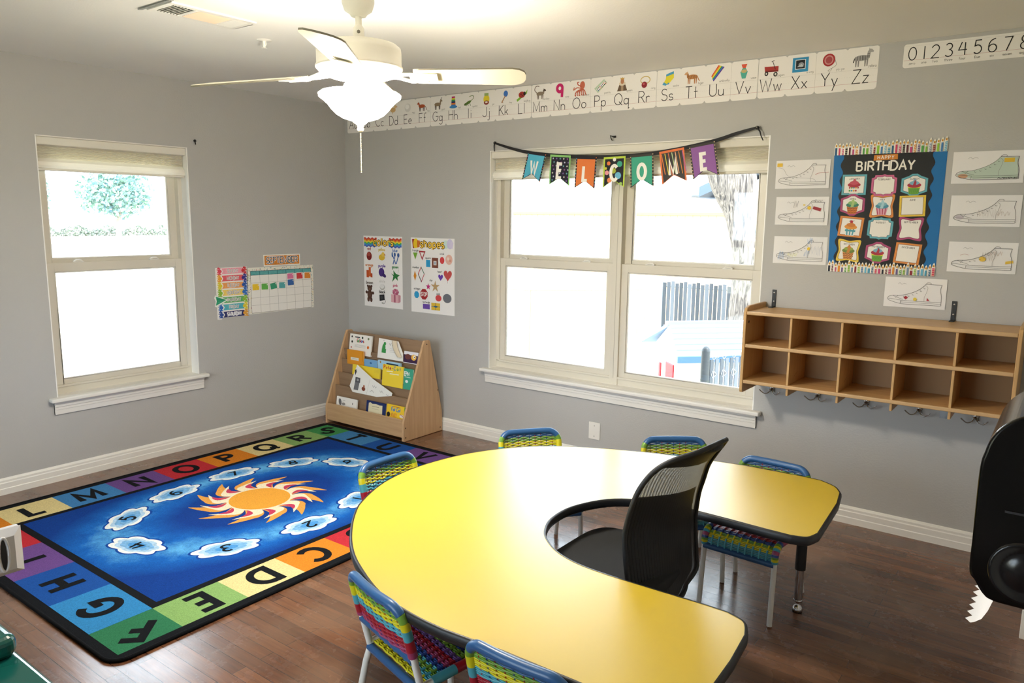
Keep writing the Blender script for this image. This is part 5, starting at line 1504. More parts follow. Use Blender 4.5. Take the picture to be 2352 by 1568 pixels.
# ------------------------------------------------------------------ welcome banner
def banner():
    root = thing('welcome_banner', 'WELCOME pennant banner on a black ribbon across the wide window top', 'banner', (1.529, -.03, 2.08))
    o = Vector(root.location)
    mr = mat('#161518', .7)
    pts = [(1.529, 2.084), (1.66, 2.045), (1.80, 2.012), (1.98, 1.987), (2.17, 1.970), (2.36, 1.960), (2.55, 1.959), (2.72, 1.968), (2.92, 1.992), (3.09, 2.022), (3.20, 2.052), (3.312, 2.077)]
    sm = catmull([(x, 0, z) for x, z in pts], 5)
    rb = MB()
    vs = []
    n = len(sm)
    for k, q in enumerate(sm):
        tw = math.sin(k * .7) * .2
        hw = .0115 * (1 - .45 * (abs(k / (n - 1) - .5) * 2) ** 4)
        for s in (1, -1): vs.append(Vector((q.x, -.030 + .004 * s * tw - .0, q.z + s * hw)) - o)
    rb.add(vs, [(2 * k, 2 * k + 1, 2 * k + 3, 2 * k + 2) for k in range(n - 1)], mr)
    vs2 = [v + Vector((0, .0012, 0)) for v in vs]
    rb.add(vs2, [(2 * k, 2 * k + 2, 2 * k + 3, 2 * k + 1) for k in range(n - 1)], mr)
    rib = rb.build('ribbon', root)
    for x, z, tail in ((1.529, 2.084, [(0, 0), (-.004, -.02), (-.002, -.055)]), (3.312, 2.077, [(0, 0), (.018, -.02), (.026, -.045), (.038, -.068)])):
        k = MB()
        k.sphere(Vector((x, -.022, z)) - o, .011, mr, 10, 8, (1.1, .8, .9))
        k.tube([Vector((x + a, -.026, z + c)) - o for a, c in tail], [.005, .004, .003][:len(tail)] + [.003] * (len(tail) - 3), mr, 6)
        k.tube([Vector((x, -.002, z)) - o, Vector((x, -.03, z + .003)) - o], .003, mat('#8d8a86', .3, .9), 8)
        k.build('knot', root)
    P = [((1.815, 2.012), (1.959, 1.990), (1.768, 1.838), (1.919, 1.818)), ((1.990, 1.989), (2.144, 1.977), (1.984, 1.800), (2.137, 1.787)), ((2.186, 1.968), (2.334, 1.959), (2.176, 1.776), (2.325, 1.771)),
         ((2.383, 1.957), (2.532, 1.959), (2.380, 1.773), (2.534, 1.760)), ((2.561, 1.961), (2.714, 1.967), (2.572, 1.770), (2.729, 1.778)), ((2.750, 1.973), (2.903, 1.993), (2.778, 1.784), (2.934, 1.804)), ((2.932, 1.997), (3.085, 2.018), (2.968, 1.810), (3.121, 1.835))]
    edge = ['#22202a', '#8cc474', '#22202a', '#b9d04a', '#3a352f', '#e0743c', '#3a352f']
    face_ = ['#55b3cf', '#1f1c2c', '#e07a3c', '#1c1b22', '#3da487', '#3a3632', '#8f5aa0']
    for k, ((tl, tr, bl, br), ch) in enumerate(zip(P, 'WELCOME')):
        tl, tr, bl, br = map(Vector, (tl, tr, bl, br))
        U = (tr - tl).normalized(); V2 = Vector((-U.y, U.x))
        wd = (tr - tl).length
        A = Art(Vector((tl.x, -.0345, tl.y)) - o, (U.x, 0, U.y), (V2.x, 0, V2.y))
        h = (bl - tl).dot(V2); dx = (bl - tl).dot(U)
        a0, a1, b0, b1 = (0, 0), (wd, 0), (dx, h), (dx + wd, h)
        mid = ((b0[0] + b1[0]) / 2, h + .046)
        out = [a0, a1, b1, mid, b0]
        A.slab(out, .0008, edge[k])
        c = (sum(q[0] for q in out) / 5, sum(q[1] for q in out) / 5 - .004)
        pen_b = A.build('pennant', root)
        B = Art(Vector((tl.x, -.0345, tl.y)) - o - Vector((0, .0009, 0)), (U.x, 0, U.y), (V2.x, 0, V2.y)); A2 = B
        inn = [(c[0] + (q[0] - c[0]) * .87, c[1] + (q[1] - c[1]) * .88) for q in out]
        rn = random.Random(k)
        spots = ('#e07a3c', '#55b3cf', '#f0ede2', '#b06aa8', '#8cc474')
        if edge[k] in ('#22202a', '#3a352f'):
            for t in range(22):
                s = t / 21
                if t % 2: q = (out[0][0] + (out[4][0] - out[0][0]) * s + .004, out[0][1] + (out[4][1] - out[0][1]) * s)
                else: q = (out[1][0] + (out[2][0] - out[1][0]) * s - .004, out[1][1] + (out[2][1] - out[1][1]) * s)
                B.ell(q[0], q[1] - .003, .0034, .0034, spots[t % 5] if edge[k] == '#22202a' else '#d9b98f', 8)
        B.poly(inn, face_[k])
        lx = lambda t, s: (inn[0][0] + (inn[1][0] - inn[0][0]) * t + (inn[4][0] - inn[0][0]) * s, inn[0][1] + (inn[4][1] - inn[0][1]) * s)
        if k == 1:
            for j in range(7):
                for i in range(5):
                    q = lx(.1 + .2 * i + (.06 if j % 2 else -.0), .06 + .135 * j)
                    if j == 6 and i == 2: continue
                    st = []
                    for g in range(10):
                        rr = .0075 if g % 2 == 0 else .003
                        st.append((q[0] + rr * math.cos(R(90 + 36 * g)), q[1] + rr * math.sin(R(90 + 36 * g))))
                    B.poly(st, ('#cfcfe0', '#8a6ab0', '#6fb0b8', '#e2dccf', '#a05a9a')[(i + 2 * j) % 5])
        if k == 3:
            for t, s, r, cc in ((.2, .16, .012, '#e07a3c'), (.78, .2, .018, '#3da487'), (.5, .03, .011, '#f0ede2'), (.12, .5, .014, '#e79aa0'), (.72, .62, .021, '#6fb7d6'), (.28, .78, .016, '#e58a58'), (.06, .34, .008, '#d8c93c'), (.88, .92, .010, '#a8cf6a'), (.48, .44, .016, '#a8b23c')):
                q = lx(t, s); B.ell(q[0], q[1], r, r, cc)
        if k == 5:
            for j in range(7):
                q0, q1 = lx(.02 + .16 * j, .02), lx(.02 + .16 * j + .02, .72 + .03 * (j % 3))
                B.line([q0, (q1[0] + .010, q1[1])], .005, ('#d97a3a', '#d9c84a', '#c96a4a', '#b8cf9a', '#e6b08a', '#c8843a', '#a85aa0')[j])
        tc = lx(.5, .52)
        B.text(ch, tc[0], tc[1] - .042, .086, .020 if ch not in 'WM' else .0145, '#f4f1ea', sx=.62 if ch in 'WM' else .70, align='c')
        B.build('print', pen_b)
banner()

# ------------------------------------------------------------------ colors and shapes charts
M_POST = mat('#f0eeec', .4, spec=.4)
def title(A, s, x, y, h):
    A.text(s, x, y, h, .0185, '#1c1a16', align='c', sx=.9, gap=.20, asc=.55)
    A.text(s, x, y, h, .0105, '#efb92a', align='c', sx=.9, gap=.20, asc=.55)
    A.text(s, x, y + .001, h, .0035, '#f6dc6a', align='c', sx=.9, gap=.20, asc=.55)
def colors_chart():
    w, h = .428, .556
    root = thing('colors_chart', 'colors poster with rainbow waves and nine named colour pictures', 'poster', (.196, 0, .880))
    A = Art((0, -.0005, 0), (1, 0, 0), (0, 0, 1)); A.slab([(0, 0), (w, 0), (w, h), (0, h)], .0008, M_POST); A.build('sheet', root)
    T = Art((0, -.0015, 0), (1, 0, 0), (0, 0, 1))
    for x0, x1 in ((.006, .150), (.285, .422)):
        for k, c in enumerate(('#c7362e', '#e0762a', '#e9d23a', '#4fae5a', '#3f8fd0', '#4a5fb8')):
            n = 24
            up_ = [(x0 + (x1 - x0) * i / n, h - .016 - .0115 * k + .005 * math.sin(i * .9)) for i in range(n + 1)]
            dn = [(x0 + (x1 - x0) * i / n, h - .016 - .0115 * (k + 1) + .005 * math.sin(i * .9)) for i in range(n + 1)]
            T.poly(up_ + dn[::-1], c)
    title(T, 'colors', w * .52, h - .072, .070)
    T.build('heading', root)
    B = Art((0, -.0022, 0), (1, 0, 0), (0, 0, 1))
    def pic(name, fn):
        P_ = Art((0, -.0022, 0), (1, 0, 0), (0, 0, 1)); fn(P_); P_.build(name, root)
    cols = (.062, .205, .352)
    for s, x, z, c in (('red', cols[0], .445, '#a8302c'), ('yellow', cols[1], .443, '#d9bd3a'), ('blue', cols[2], .440, '#3b6fb8'), ('orange', cols[0], .318, '#d07a3a'), ('purple', cols[1], .316, '#5a3a9a'), ('green', cols[2], .314, '#3c8a48'), ('brown', cols[0], .178, '#5a4636'), ('white', cols[1], .196, '#d6d4d0'), ('black', cols[1], .112, '#222222'), ('pink', cols[2], .172, '#cf6a8a')):
        B.text(s, x, z, .024, .0042, c, align='c')
    B.build('colour_names', root)
    pic('apple_picture', lambda P: (P.ell(cols[0], .398, .030, .034, '#7d1f1f'), P.ell(cols[0] - .004, .412, .022, .016, '#a84a3e')))
    pic('duck_picture', lambda P: (P.ell(cols[1], .392, .034, .024, '#d9b53a'), P.ell(cols[1] + .014, .415, .018, .018, '#e3c456'), P.poly([(cols[1] + .028, .420), (cols[1] + .044, .412), (cols[1] + .028, .406)], '#c9622a')))
    def cutlery(P):
        x = cols[2]
        P.line([(x - .034, .426), (x + .006, .346)], .008, '#3a5fa0'); P.line([(x - .002, .410), (x - .024, .344)], .008, '#3f6cb0'); P.line([(x + .030, .400), (x + .012, .348)], .008, '#3f6cb0')
        P.ell(x - .004, .418, .010, .016, '#3a5fa0'); P.ell(x + .034, .415, .012, .017, '#3a5fa0'); P.ell(x - .032, .418, .007, .020, '#4674b8')
    pic('cutlery_picture', cutlery)
    def blocks(P):
        x = cols[0]; P.rect(x - .034, .228, x - .006, .286, '#c4552a'); P.rect(x - .008, .236, x + .016, .310, '#d1632f'); P.rect(x + .012, .230, x + .034, .262, '#b84a24')
    pic('blocks_picture', blocks)
    pic('cap_picture', lambda P: (P.ell(cols[1] - .006, .276, .032, .034, '#4a2f7d'), P.ell(cols[1] + .022, .252, .024, .014, '#3d2668', rot=-25)))
    pic('leaf_picture', lambda P: (P.poly([(cols[2] - .046, .272), (cols[2] - .018, .262), (cols[2] - .022, .298), (cols[2] + .006, .272), (cols[2] + .046, .262), (cols[2] + .022, .246), (cols[2] + .026, .218), (cols[2] - .002, .238), (cols[2] - .036, .206), (cols[2] - .022, .252)], '#2f7a3c'), P.line([(cols[2] + .03, .28), (cols[2] + .034, .306)], .002, '#6f9a5a')))
    def bear(P):
        x = cols[0]; c = '#53372c'
        P.ell(x - .022, .160, .010, .010, c); P.ell(x + .022, .160, .010, .010, c)
        P.ell(x, .143, .027, .024, c); P.ell(x, .093, .028, .036, c); P.ell(x - .036, .110, .014, .012, c); P.ell(x + .036, .106, .014, .012, c); P.ell(x - .016, .054, .014, .020, c); P.ell(x + .016, .052, .014, .020, c); P.ell(x, .136, .010, .008, '#7a5a48'); P.ell(x, .092, .015, .018, '#64463a')
    pic('bear_picture', bear)
    pic('ball_picture', lambda P: (P.ell(cols[1], .160, .028, .024, '#b8b6b2'), P.ell(cols[1] - .003, .166, .024, .019, '#e6e5e2')))
    def cam_(P):
        x = cols[1]; P.poly([(x - .034, .098), (x + .022, .104), (x + .026, .060), (x - .032, .048)], '#26272a'); P.ell(x - .008, .076, .013, .013, '#3c3d41'); P.line(catmull2([(x + .024, .066), (x + .034, .048), (x + .016, .030), (x - .008, .034), (x + .010, .040)]), .003, '#2a2a2c')
    pic('camera_picture', cam_)
    def gift(P):
        x = cols[2]; P.poly([(x - .050, .110), (x + .030, .112), (x + .030, .046), (x - .050, .050)], '#e0aeb6'); P.poly([(x + .030, .112), (x + .054, .106), (x + .052, .056), (x + .030, .046)], '#c98c98'); P.rect(x - .018, .048, x - .002, .110, '#b05a72')
        for a in range(7): P.ell(x + .0 + .022 * math.cos(a * .9), .130 + .014 * math.sin(a * .9), .014, .012, ('#b45a76', '#c97a92')[a % 2])
    pic('gift_picture', gift)
colors_chart()
def shapes_chart():
    w, h = .434, .560
    root = thing('shapes_chart', 'shapes poster with a stop sign, star, hearts and other named shapes', 'poster', (.716, 0, .874))
    A = Art((0, -.0005, 0), (1, 0, 0), (0, 0, 1)); A.slab([(0, 0), (w, 0), (w, h), (0, h)], .0008, M_POST); A.build('sheet', root)
    T = Art((0, -.0015, 0), (1, 0, 0), (0, 0, 1))
    T.poly([(.012, h - .012), (.058, h - .010), (.062, h - .074), (.020, h - .080)], '#9c2a24'); T.ell(.052, h - .042, .026, .036, '#ecd02c'); T.poly([(.062, h - .018), (.095, h - .022), (.09, h - .07), (.066, h - .074)], '#d5762c'); T.ell(.042, h - .048, .018, .03, '#e8c42a')
    T.ell(.352, h - .044, .036, .030, '#cfe4dc'); T.ell(.390, h - .04, .030, .036, '#cfcbe4'); T.poly([(.40, h - .02), (.425, h - .03), (.415, h - .075), (.385, h - .062)], '#d8cfe6')
    title(T, 'shapes', w * .50, h - .070, .068)
    T.build('heading', root)
    B = Art((0, -.0022, .022), (1, 0, 0), (0, 0, 1)); gm = '#5a5a5c'
    for s, x, z in (('triangle', .046, .436), ('square', .176, .385), ('circle', .315, .420), ('rhombus', .048, .310), ('heart', .292, .288), ('star', .206, .220), ('octagon', .062, .150), ('oval', .276, .124), ('rectangle', .156, .054)):
        B.text(s, x, z, .015, .0024, gm, align='c')
    B.build('shape_names', root)
    def pic(name, fn):
        P_ = Art((0, -.0022, .024), (1, 0, 0), (0, 0, 1)); fn(P_); P_.build(name, root)
    pic('triangle_picture', lambda P: (P.poly([(.022, .424), (.068, .424), (.045, .372)], '#7ab03a'), P.poly([(.082, .440), (.150, .438), (.116, .368)], '#b0303a'), P.poly([(.096, .428), (.136, .427), (.116, .388)], '#efece8')))
    pic('square_picture', lambda P: (P.rect(.156, .322, .198, .374, '#2f9bcf'), P.rect(.214, .318, .276, .392, '#7a4434'), P.rect(.230, .338, .260, .370, '#e6dfd6'), P.rect(.236, .344, .254, .364, '#9fb0c4')))
    pic('circle_picture', lambda P: (P.ell(.315, .376, .022, .026, '#d9474a'), P.ell(.382, .384, .034, .037, '#e6b9a8'), P.ell(.374, .390, .012, .012, '#f0dccf'), P.ell(.394, .376, .010, .010, '#d99a88')))
    pic('rhombus_picture', lambda P: (P.poly([(.040, .288), (.056, .252), (.042, .212), (.026, .248)], '#dc8f2c'), P.line([(.104, .318), (.136, .268), (.106, .208), (.074, .266)], .006, '#c23a4a', closed=True), P.line([(.104, .318), (.136, .268)], .006, '#2f6a4a'), P.line([(.074, .266), (.106, .208)], .006, '#23232e')))
    def heart(P, x, z, s, c):
        P.poly([(x + s * .9 * (math.sin(t) ** 3), z + s * (.82 * math.cos(t) - .34 * math.cos(2 * t) - .13 * math.cos(3 * t) - .05 * math.cos(4 * t))) for t in [2 * math.pi * i / 36 for i in range(36)]], c)
    pic('heart_picture', lambda P: (heart(P, .300, .252, .026, '#6a3fae'), heart(P, .370, .270, .044, '#c2504e'), P.line([(.370, .222), (.370, .212)], .002, '#8a5a5a')))
    def star(P, x, z, r, c, k=.42):
        P.poly([(x + (r if i % 2 == 0 else r * k) * math.cos(R(90 + 36 * i)), z + (r if i % 2 == 0 else r * k) * math.sin(R(90 + 36 * i))) for i in range(10)], c)
    pic('star_picture', lambda P: (star(P, .176, .176, .026, '#c22f7a'), star(P, .246, .180, .046, '#b99a6c', .36)))
    def octa(P, x, z, r, c): P.poly([(x + r * math.cos(R(22.5 + 45 * i)), z + r * 1.08 * math.sin(R(22.5 + 45 * i))) for i in range(8)], c)
    pic('octagon_picture', lambda P: (octa(P, .056, .108, .026, '#2f9bcf'), octa(P, .132, .116, .040, '#a52a30'), P.text('STOP', .132, .102, .028, .0052, '#efe6e2', align='c', sx=.72)))
    pic('oval_picture', lambda P: (P.ell(.278, .096, .030, .024, '#d4494c'), P.ell(.364, .100, .042, .034, '#6d7078')))
    pic('rectangle_picture', lambda P: (P.rect(.120, .006, .190, .044, '#6a4aa6'), P.rect(.206, .004, .294, .058, '#e3bd3a'), P.line([(.250, .004), (.250, .058)], .004, '#3a4a5a'), P.line([(.206, .031), (.294, .031)], .004, '#3a6a8a'), P.ell(.250, .031, .020, .007, '#2f5f80')))
shapes_chart()
# ------------------------------------------------------------------ calendar corner on the left wall
LU, LV = (0, 1, 0), (0, 0, 1)
def month_sign():
    root = thing('month_sign', 'orange SEPTEMBER sign above the calendar on the left wall', 'sign', (0, -.796, 1.217))
    A = Art((.0005, 0, 0), LU, LV); A.slab([(0, .0), (.324, .0), (.325, .083), (-.001, .084)], .0008, '#f0ede4'); A.build('card', root)
    B = Art((.0015, 0, 0), LU, LV)
    B.rect(.008, .008, .317, .076, mat('#d5842e', .6, var=.12, vscale=40))
    B.text('SEPTEMBER', .163, .021, .044, .0125, '#f2f0ec', align='c', gap=.12, sx=.96); B.text('SEPTEMBER', .163, .021, .044, .0056, '#2b3138', align='c', gap=.12, sx=.96)
    B.build('lettering', root)
month_sign()
def calendar():
    y0, z0, w, h = -.940, .876, .588, .336
    root = thing('wall_calendar', 'white month calendar grid with a floral border and teal heading row', 'calendar', (0, y0, z0))
    A = Art((.0005, 0, 0), LU, LV); A.slab([(0, 0), (w, .004), (w, h), (0, h)], .0008, '#e9e6da'); A.build('sheet', root)
    B = Art((.0015, 0, 0), LU, LV)
    gx0, gx1, gz0, gz1 = .030, w - .024, .008, h - .026
    rn = random.Random(3)
    B.STEP = .000003
    for k in range(150):
        t = rn.random()
        if t < .5: u, v = rn.uniform(.004, w - .004), rn.uniform(gz1 + .002, h - .004)
        elif t < .75: u, v = rn.uniform(.003, gx0 - .004), rn.uniform(.01, h - .01)
        else: u, v = rn.uniform(gx1 + .003, w - .003), rn.uniform(.01, h - .01)
        c = rn.choice(('#4f8f86', '#7fb0a6', '#c98a8a', '#b5485a', '#d9b57a', '#e3cf96', '#35708a', '#9fbfae'))
        B.ell(u, v, rn.uniform(.002, .007), rn.uniform(.0015, .003), c, 8, rn.uniform(0, 180))
    B.STEP = .00003
    B.rect(gx0 - .002, gz0 - .002, gx1 + .002, gz1 + .002, '#39393a')
    B.rect(gx0, gz0, gx1, gz1, '#eeece7')
    hz = gz1 - .030
    cw = (gx1 - gx0) / 7
    B.rect(gx0, hz, gx1, gz1, '#2c6f72')
    for k in range(7): B.rect(gx0 + cw * k + .002, hz + .003, gx0 + cw * (k + 1) - .002, gz1 - .002, mat('#5aa6a6', .6, var=.15, vscale=60))
    rh = (hz - gz0) / 5
    for k in range(1, 5): B.line([(gx0, gz0 + rh * k), (gx1, gz0 + rh * k)], .0012, '#8d8b88')
    for k in range(1, 7): B.line([(gx0 + cw * k, gz0), (gx0 + cw * k, hz)], .0014, '#7d7b79')
    B.build('grid', root)
    cards = [('pink', 4, 0, .0, 0, '#d8739f', 'at the top of the fifth column'), ('red', 5, 0, .012, 1, '#cc2f37', 'in the first calendar row'), ('orange', 6, 0, .006, -2, '#e08a2c', 'in the top right calendar square'),
             ('yellow', 0, 1, .0, 0, '#ebc72e', 'in the second calendar row at the left edge'), ('bright green', 1, 1, .0, -1, '#5fae48', 'in the second calendar row'), ('dark green', 2, 1, .0, 8, '#2f9470', 'tilted in the second calendar row'),
             ('teal', 3, 1, .0, -2, '#4fa6ab', 'in the second calendar row'), ('blue', 4, 1, .0, 2, '#2f62a6', 'below the pink card on the calendar')]
    for nm, c, r, dx, rot, colr, where in cards:
        u = gx0 + cw * (c + .5) + dx - (.004 if c == 5 else 0); v = hz - rh * (r + .5) + (.014 if nm == 'blue' else -.004 if r else .004)
        t = thing('date_card', nm + ' rounded date card ' + where, 'card', (.0028 + (.0011 if nm == 'blue' else 0), y0 + u, z0 + v), group='date cards on the calendar')
        K = Art((0, 0, 0), LU, LV, R(rot)); K.slab(rrect(-.032, -.0265, .032, .0265, .006), .0006, '#ece9e2'); K.build('card', t)
        Q = Art((.0007, 0, 0), LU, LV, R(rot)); Q.poly(rrect(-.0275, -.022, .0275, .022, .004), mat(colr, .5, var=.06, vscale=80)); Q.ell(.021, .013, .0035, .005, '#f2efe6', 10); Q.build('colour_square', t)
calendar()
def weekday_chart():
    y0, z0, w, h = -1.187, .868, .252, .354
    root = thing('weekday_chart', 'rainbow days-of-the-week chart left of the calendar grid', 'poster', (0, y0, z0))
    A = Art((.0005, 0, 0), LU, LV)
    A.slab([(0, -.004), (.03, -.006), (.06, .012), (.2, .012), (.225, .0), (.25, .006), (w, h), (0, h)], .0008, '#f1efea'); A.build('sheet', root)
    names = ('SUNDAY', 'MONDAY', 'TUESDAY', 'WEDNESDAY', 'THURSDAY', 'FRIDAY', 'SATURDAY')
    band = ('#eba0ae', '#dc5a63', '#eba05a', '#f0d068', '#5fae62', '#4fb0bf', '#252a63')
    edgeL = ('#d6485c', '#e8a23a', '#e3d23a', '#8fbf3e', '#4fae6a', '#2f6fc2', '#2f4f9a'); edgeR = ('#c9303a', '#3a2f86', '#2757a6', '#2f6fc2', '#8fbf3e', '#e3d23a', '#e0a03a')
    bh = h / 7
    for k, nm in enumerate(names):
        z = h - bh * (k + 1)
        B = Art((.0015, 0, 0), LU, LV)
        B.poly([(.046, z + .006), (.212, z + .006), (.224, z + bh / 2), (.212, z + bh - .004), (.046, z + bh - .004), (.058, z + bh / 2)], mat(band[k], .55, var=.08, vscale=50))
        rn = random.Random(k)
        for sx, c in ((.026, edgeL[k]), (.228, edgeR[k])):
            for a in range(4):
                B.poly([(sx + (.020 if a % 2 else -.022), z + bh * (.1 + .25 * a)), (sx + (-.018 if a % 2 else .022), z + bh * (.0 + .25 * a)), (sx + (-.004 if a % 2 else .008), z + bh * (.34 + .25 * a))], c)
            B.ell(sx + (.010 if sx < .1 else -.012), z + bh * .5, .013, .012, c)
        wd = .0115 if k == 6 else .009
        sxx = .80 if nm != 'WEDNESDAY' else .66
        B.text(nm, .134, z + .0145, .023, wd * .72, '#f4f2ee', align='c', gap=.12, sx=sxx); B.text(nm, .134, z + .0145, .023, .0019, '#5a5a66' if k != 6 else '#c9cbe0', align='c', gap=.12, sx=sxx)
        B.build('weekday_band', root)
    t = thing('pointer_arrow', 'green paper arrow pointing at THURSDAY on the weekday chart', 'pointer', (.0032, y0, z0), group=None)
    z = h - bh * 5 + bh * .45
    K = Art((0, 0, 0), LU, LV); K.slab([(-.018, z - .036), (-.006, z - .042), (.086, z + .004), (-.012, z + .042), (-.020, z + .024), (-.010, z)], .0006, '#eef0ea'); K.build('card', t)
    Q = Art((.0008, 0, 0), LU, LV); Q.poly([(-.010, z - .030), (.072, z + .004), (-.008, z + .034), (-.002, z)], '#2f9a72'); Q.line([(-.004, z + .014), (.06, z + .006)], .0024, '#1f6a52'); Q.line([(-.004, z - .012), (.06, z + .002)], .0024, '#57b893'); Q.build('print', t)
weekday_chart()

# ------------------------------------------------------------------ happy birthday display
def cupcake(P, x, z, s, cup, frost, deco):
    P.poly([(x - .30 * s, z - .02 * s), (x + .30 * s, z - .02 * s), (x + .22 * s, z - .42 * s), (x - .22 * s, z - .42 * s)], cup)
    kind, c2 = deco
    if kind == 'stripe':
        for k in range(4): P.line([(x - .26 * s + .15 * s * k, z - .04 * s), (x - .19 * s + .12 * s * k, z - .40 * s)], .045 * s, c2)
    elif kind == 'zig':
        for j in range(3): P.line([(x - (.27 - .03 * j) * s + .075 * s * i, z - (.10 + .11 * j + (.05 if i % 2 else 0)) * s) for i in range(8 - (j > 1))], .03 * s, c2)
    elif kind == 'dot':
        for i in range(9): P.ell(x + (-.22 + .11 * (i % 5)) * s, z - (.10 + .16 * (i // 5)) * s, .05 * s, .05 * s, c2[i % len(c2)], 10)
    elif kind == 'check':
        for k in range(3): P.line([(x - .18 * s + .18 * s * k, z - .04 * s), (x - .14 * s + .14 * s * k, z - .40 * s)], .07 * s, c2)
        P.rect(x - .28 * s, z - .20 * s, x + .28 * s, z - .10 * s, c2)
    elif kind == 'grass':
        for i in range(12): P.line([(x - .25 * s + .045 * s * i, z - (.36 if i % 2 else .3) * s), (x - .24 * s + .045 * s * i, z - .14 * s)], .02 * s, c2)
        P.rect(x - .30 * s, z - .09 * s, x + .30 * s, z - .02 * s, '#e0d23c')
    P.ell(x, z + .06 * s, .34 * s, .14 * s, frost[0]); P.ell(x, z + .17 * s, .24 * s, .11 * s, frost[1 % len(frost)]); P.poly([(x - .12 * s, z + .22 * s), (x + .14 * s, z + .22 * s), (x + .02 * s, z + .42 * s)], frost[-1])
    if len(frost) > 2:
        P.poly([(x - .1 * s, z - .06 * s), (x + .06 * s, z - .06 * s), (x + .10 * s, z + .2 * s), (x + .02 * s, z + .36 * s)], frost[2])
def candle_row(root, name, ox_, oz, w, up_h, seed, U, V):
    rn = random.Random(seed)
    n = 31
    cols = ('#8a2230', '#c8487a', '#7fb23c', '#2f5f86', '#6a5a8f', '#6fb3cf', '#b8407a', '#8fc23a', '#1f2030', '#7a8fae', '#cf3f62', '#4f9a4a', '#4f9ab8', '#d88a2a', '#4a7fb5', '#5a1f2a')
    xs = [w * (k + .5) / n for k in range(n)]
    hs = [up_h * rn.uniform(.52, .82) for _ in xs]
    hs[0], hs[-1] = up_h * .70, up_h * .86
    out = [(0, 0), (w, 0)]
    top = []
    for x, hh in zip(xs, hs):
        b = w / n / 2
        top += [(x - b, hh * .92), (x - b * .8, hh + .004), (x - b * .55, hh + .012), (x, hh + .020), (x + b * .55, hh + .012), (x + b * .8, hh + .004), (x + b, hh * .92)]
    out += top[::-1]
    A = Art((ox_, -.0030, oz), U, V); A.slab(out, .0007, '#f3efe6'); s = A.build(name, root)
    B = Art((ox_, -.0039, oz), U, V)
    for k, (x, hh) in enumerate(zip(xs, hs)):
        c = cols[(k * 7 + seed) % len(cols)]
        wd = .0042 if k % 3 else .0052
        B.rect(x - wd, 0, x + wd, hh - .006, c)
        st = (k + seed) % 4
        if st == 1:
            for j in range(int(hh / .008)): B.line([(x - wd, .004 + .008 * j), (x + wd, .008 + .008 * j)], .0022, '#ece7dc')
        elif st == 2:
            for j in range(int(hh / .009)): B.line([(x - wd, .004 + .009 * j), (x + wd, .004 + .009 * j)], .0018, '#d9c9a0')
        B.ell(x, hh + .004, .0042, .0060, '#d9b04a', 10); B.ell(x, hh + .003, .0022, .0034, '#c97a3a', 8)
    B.build('candles', s)
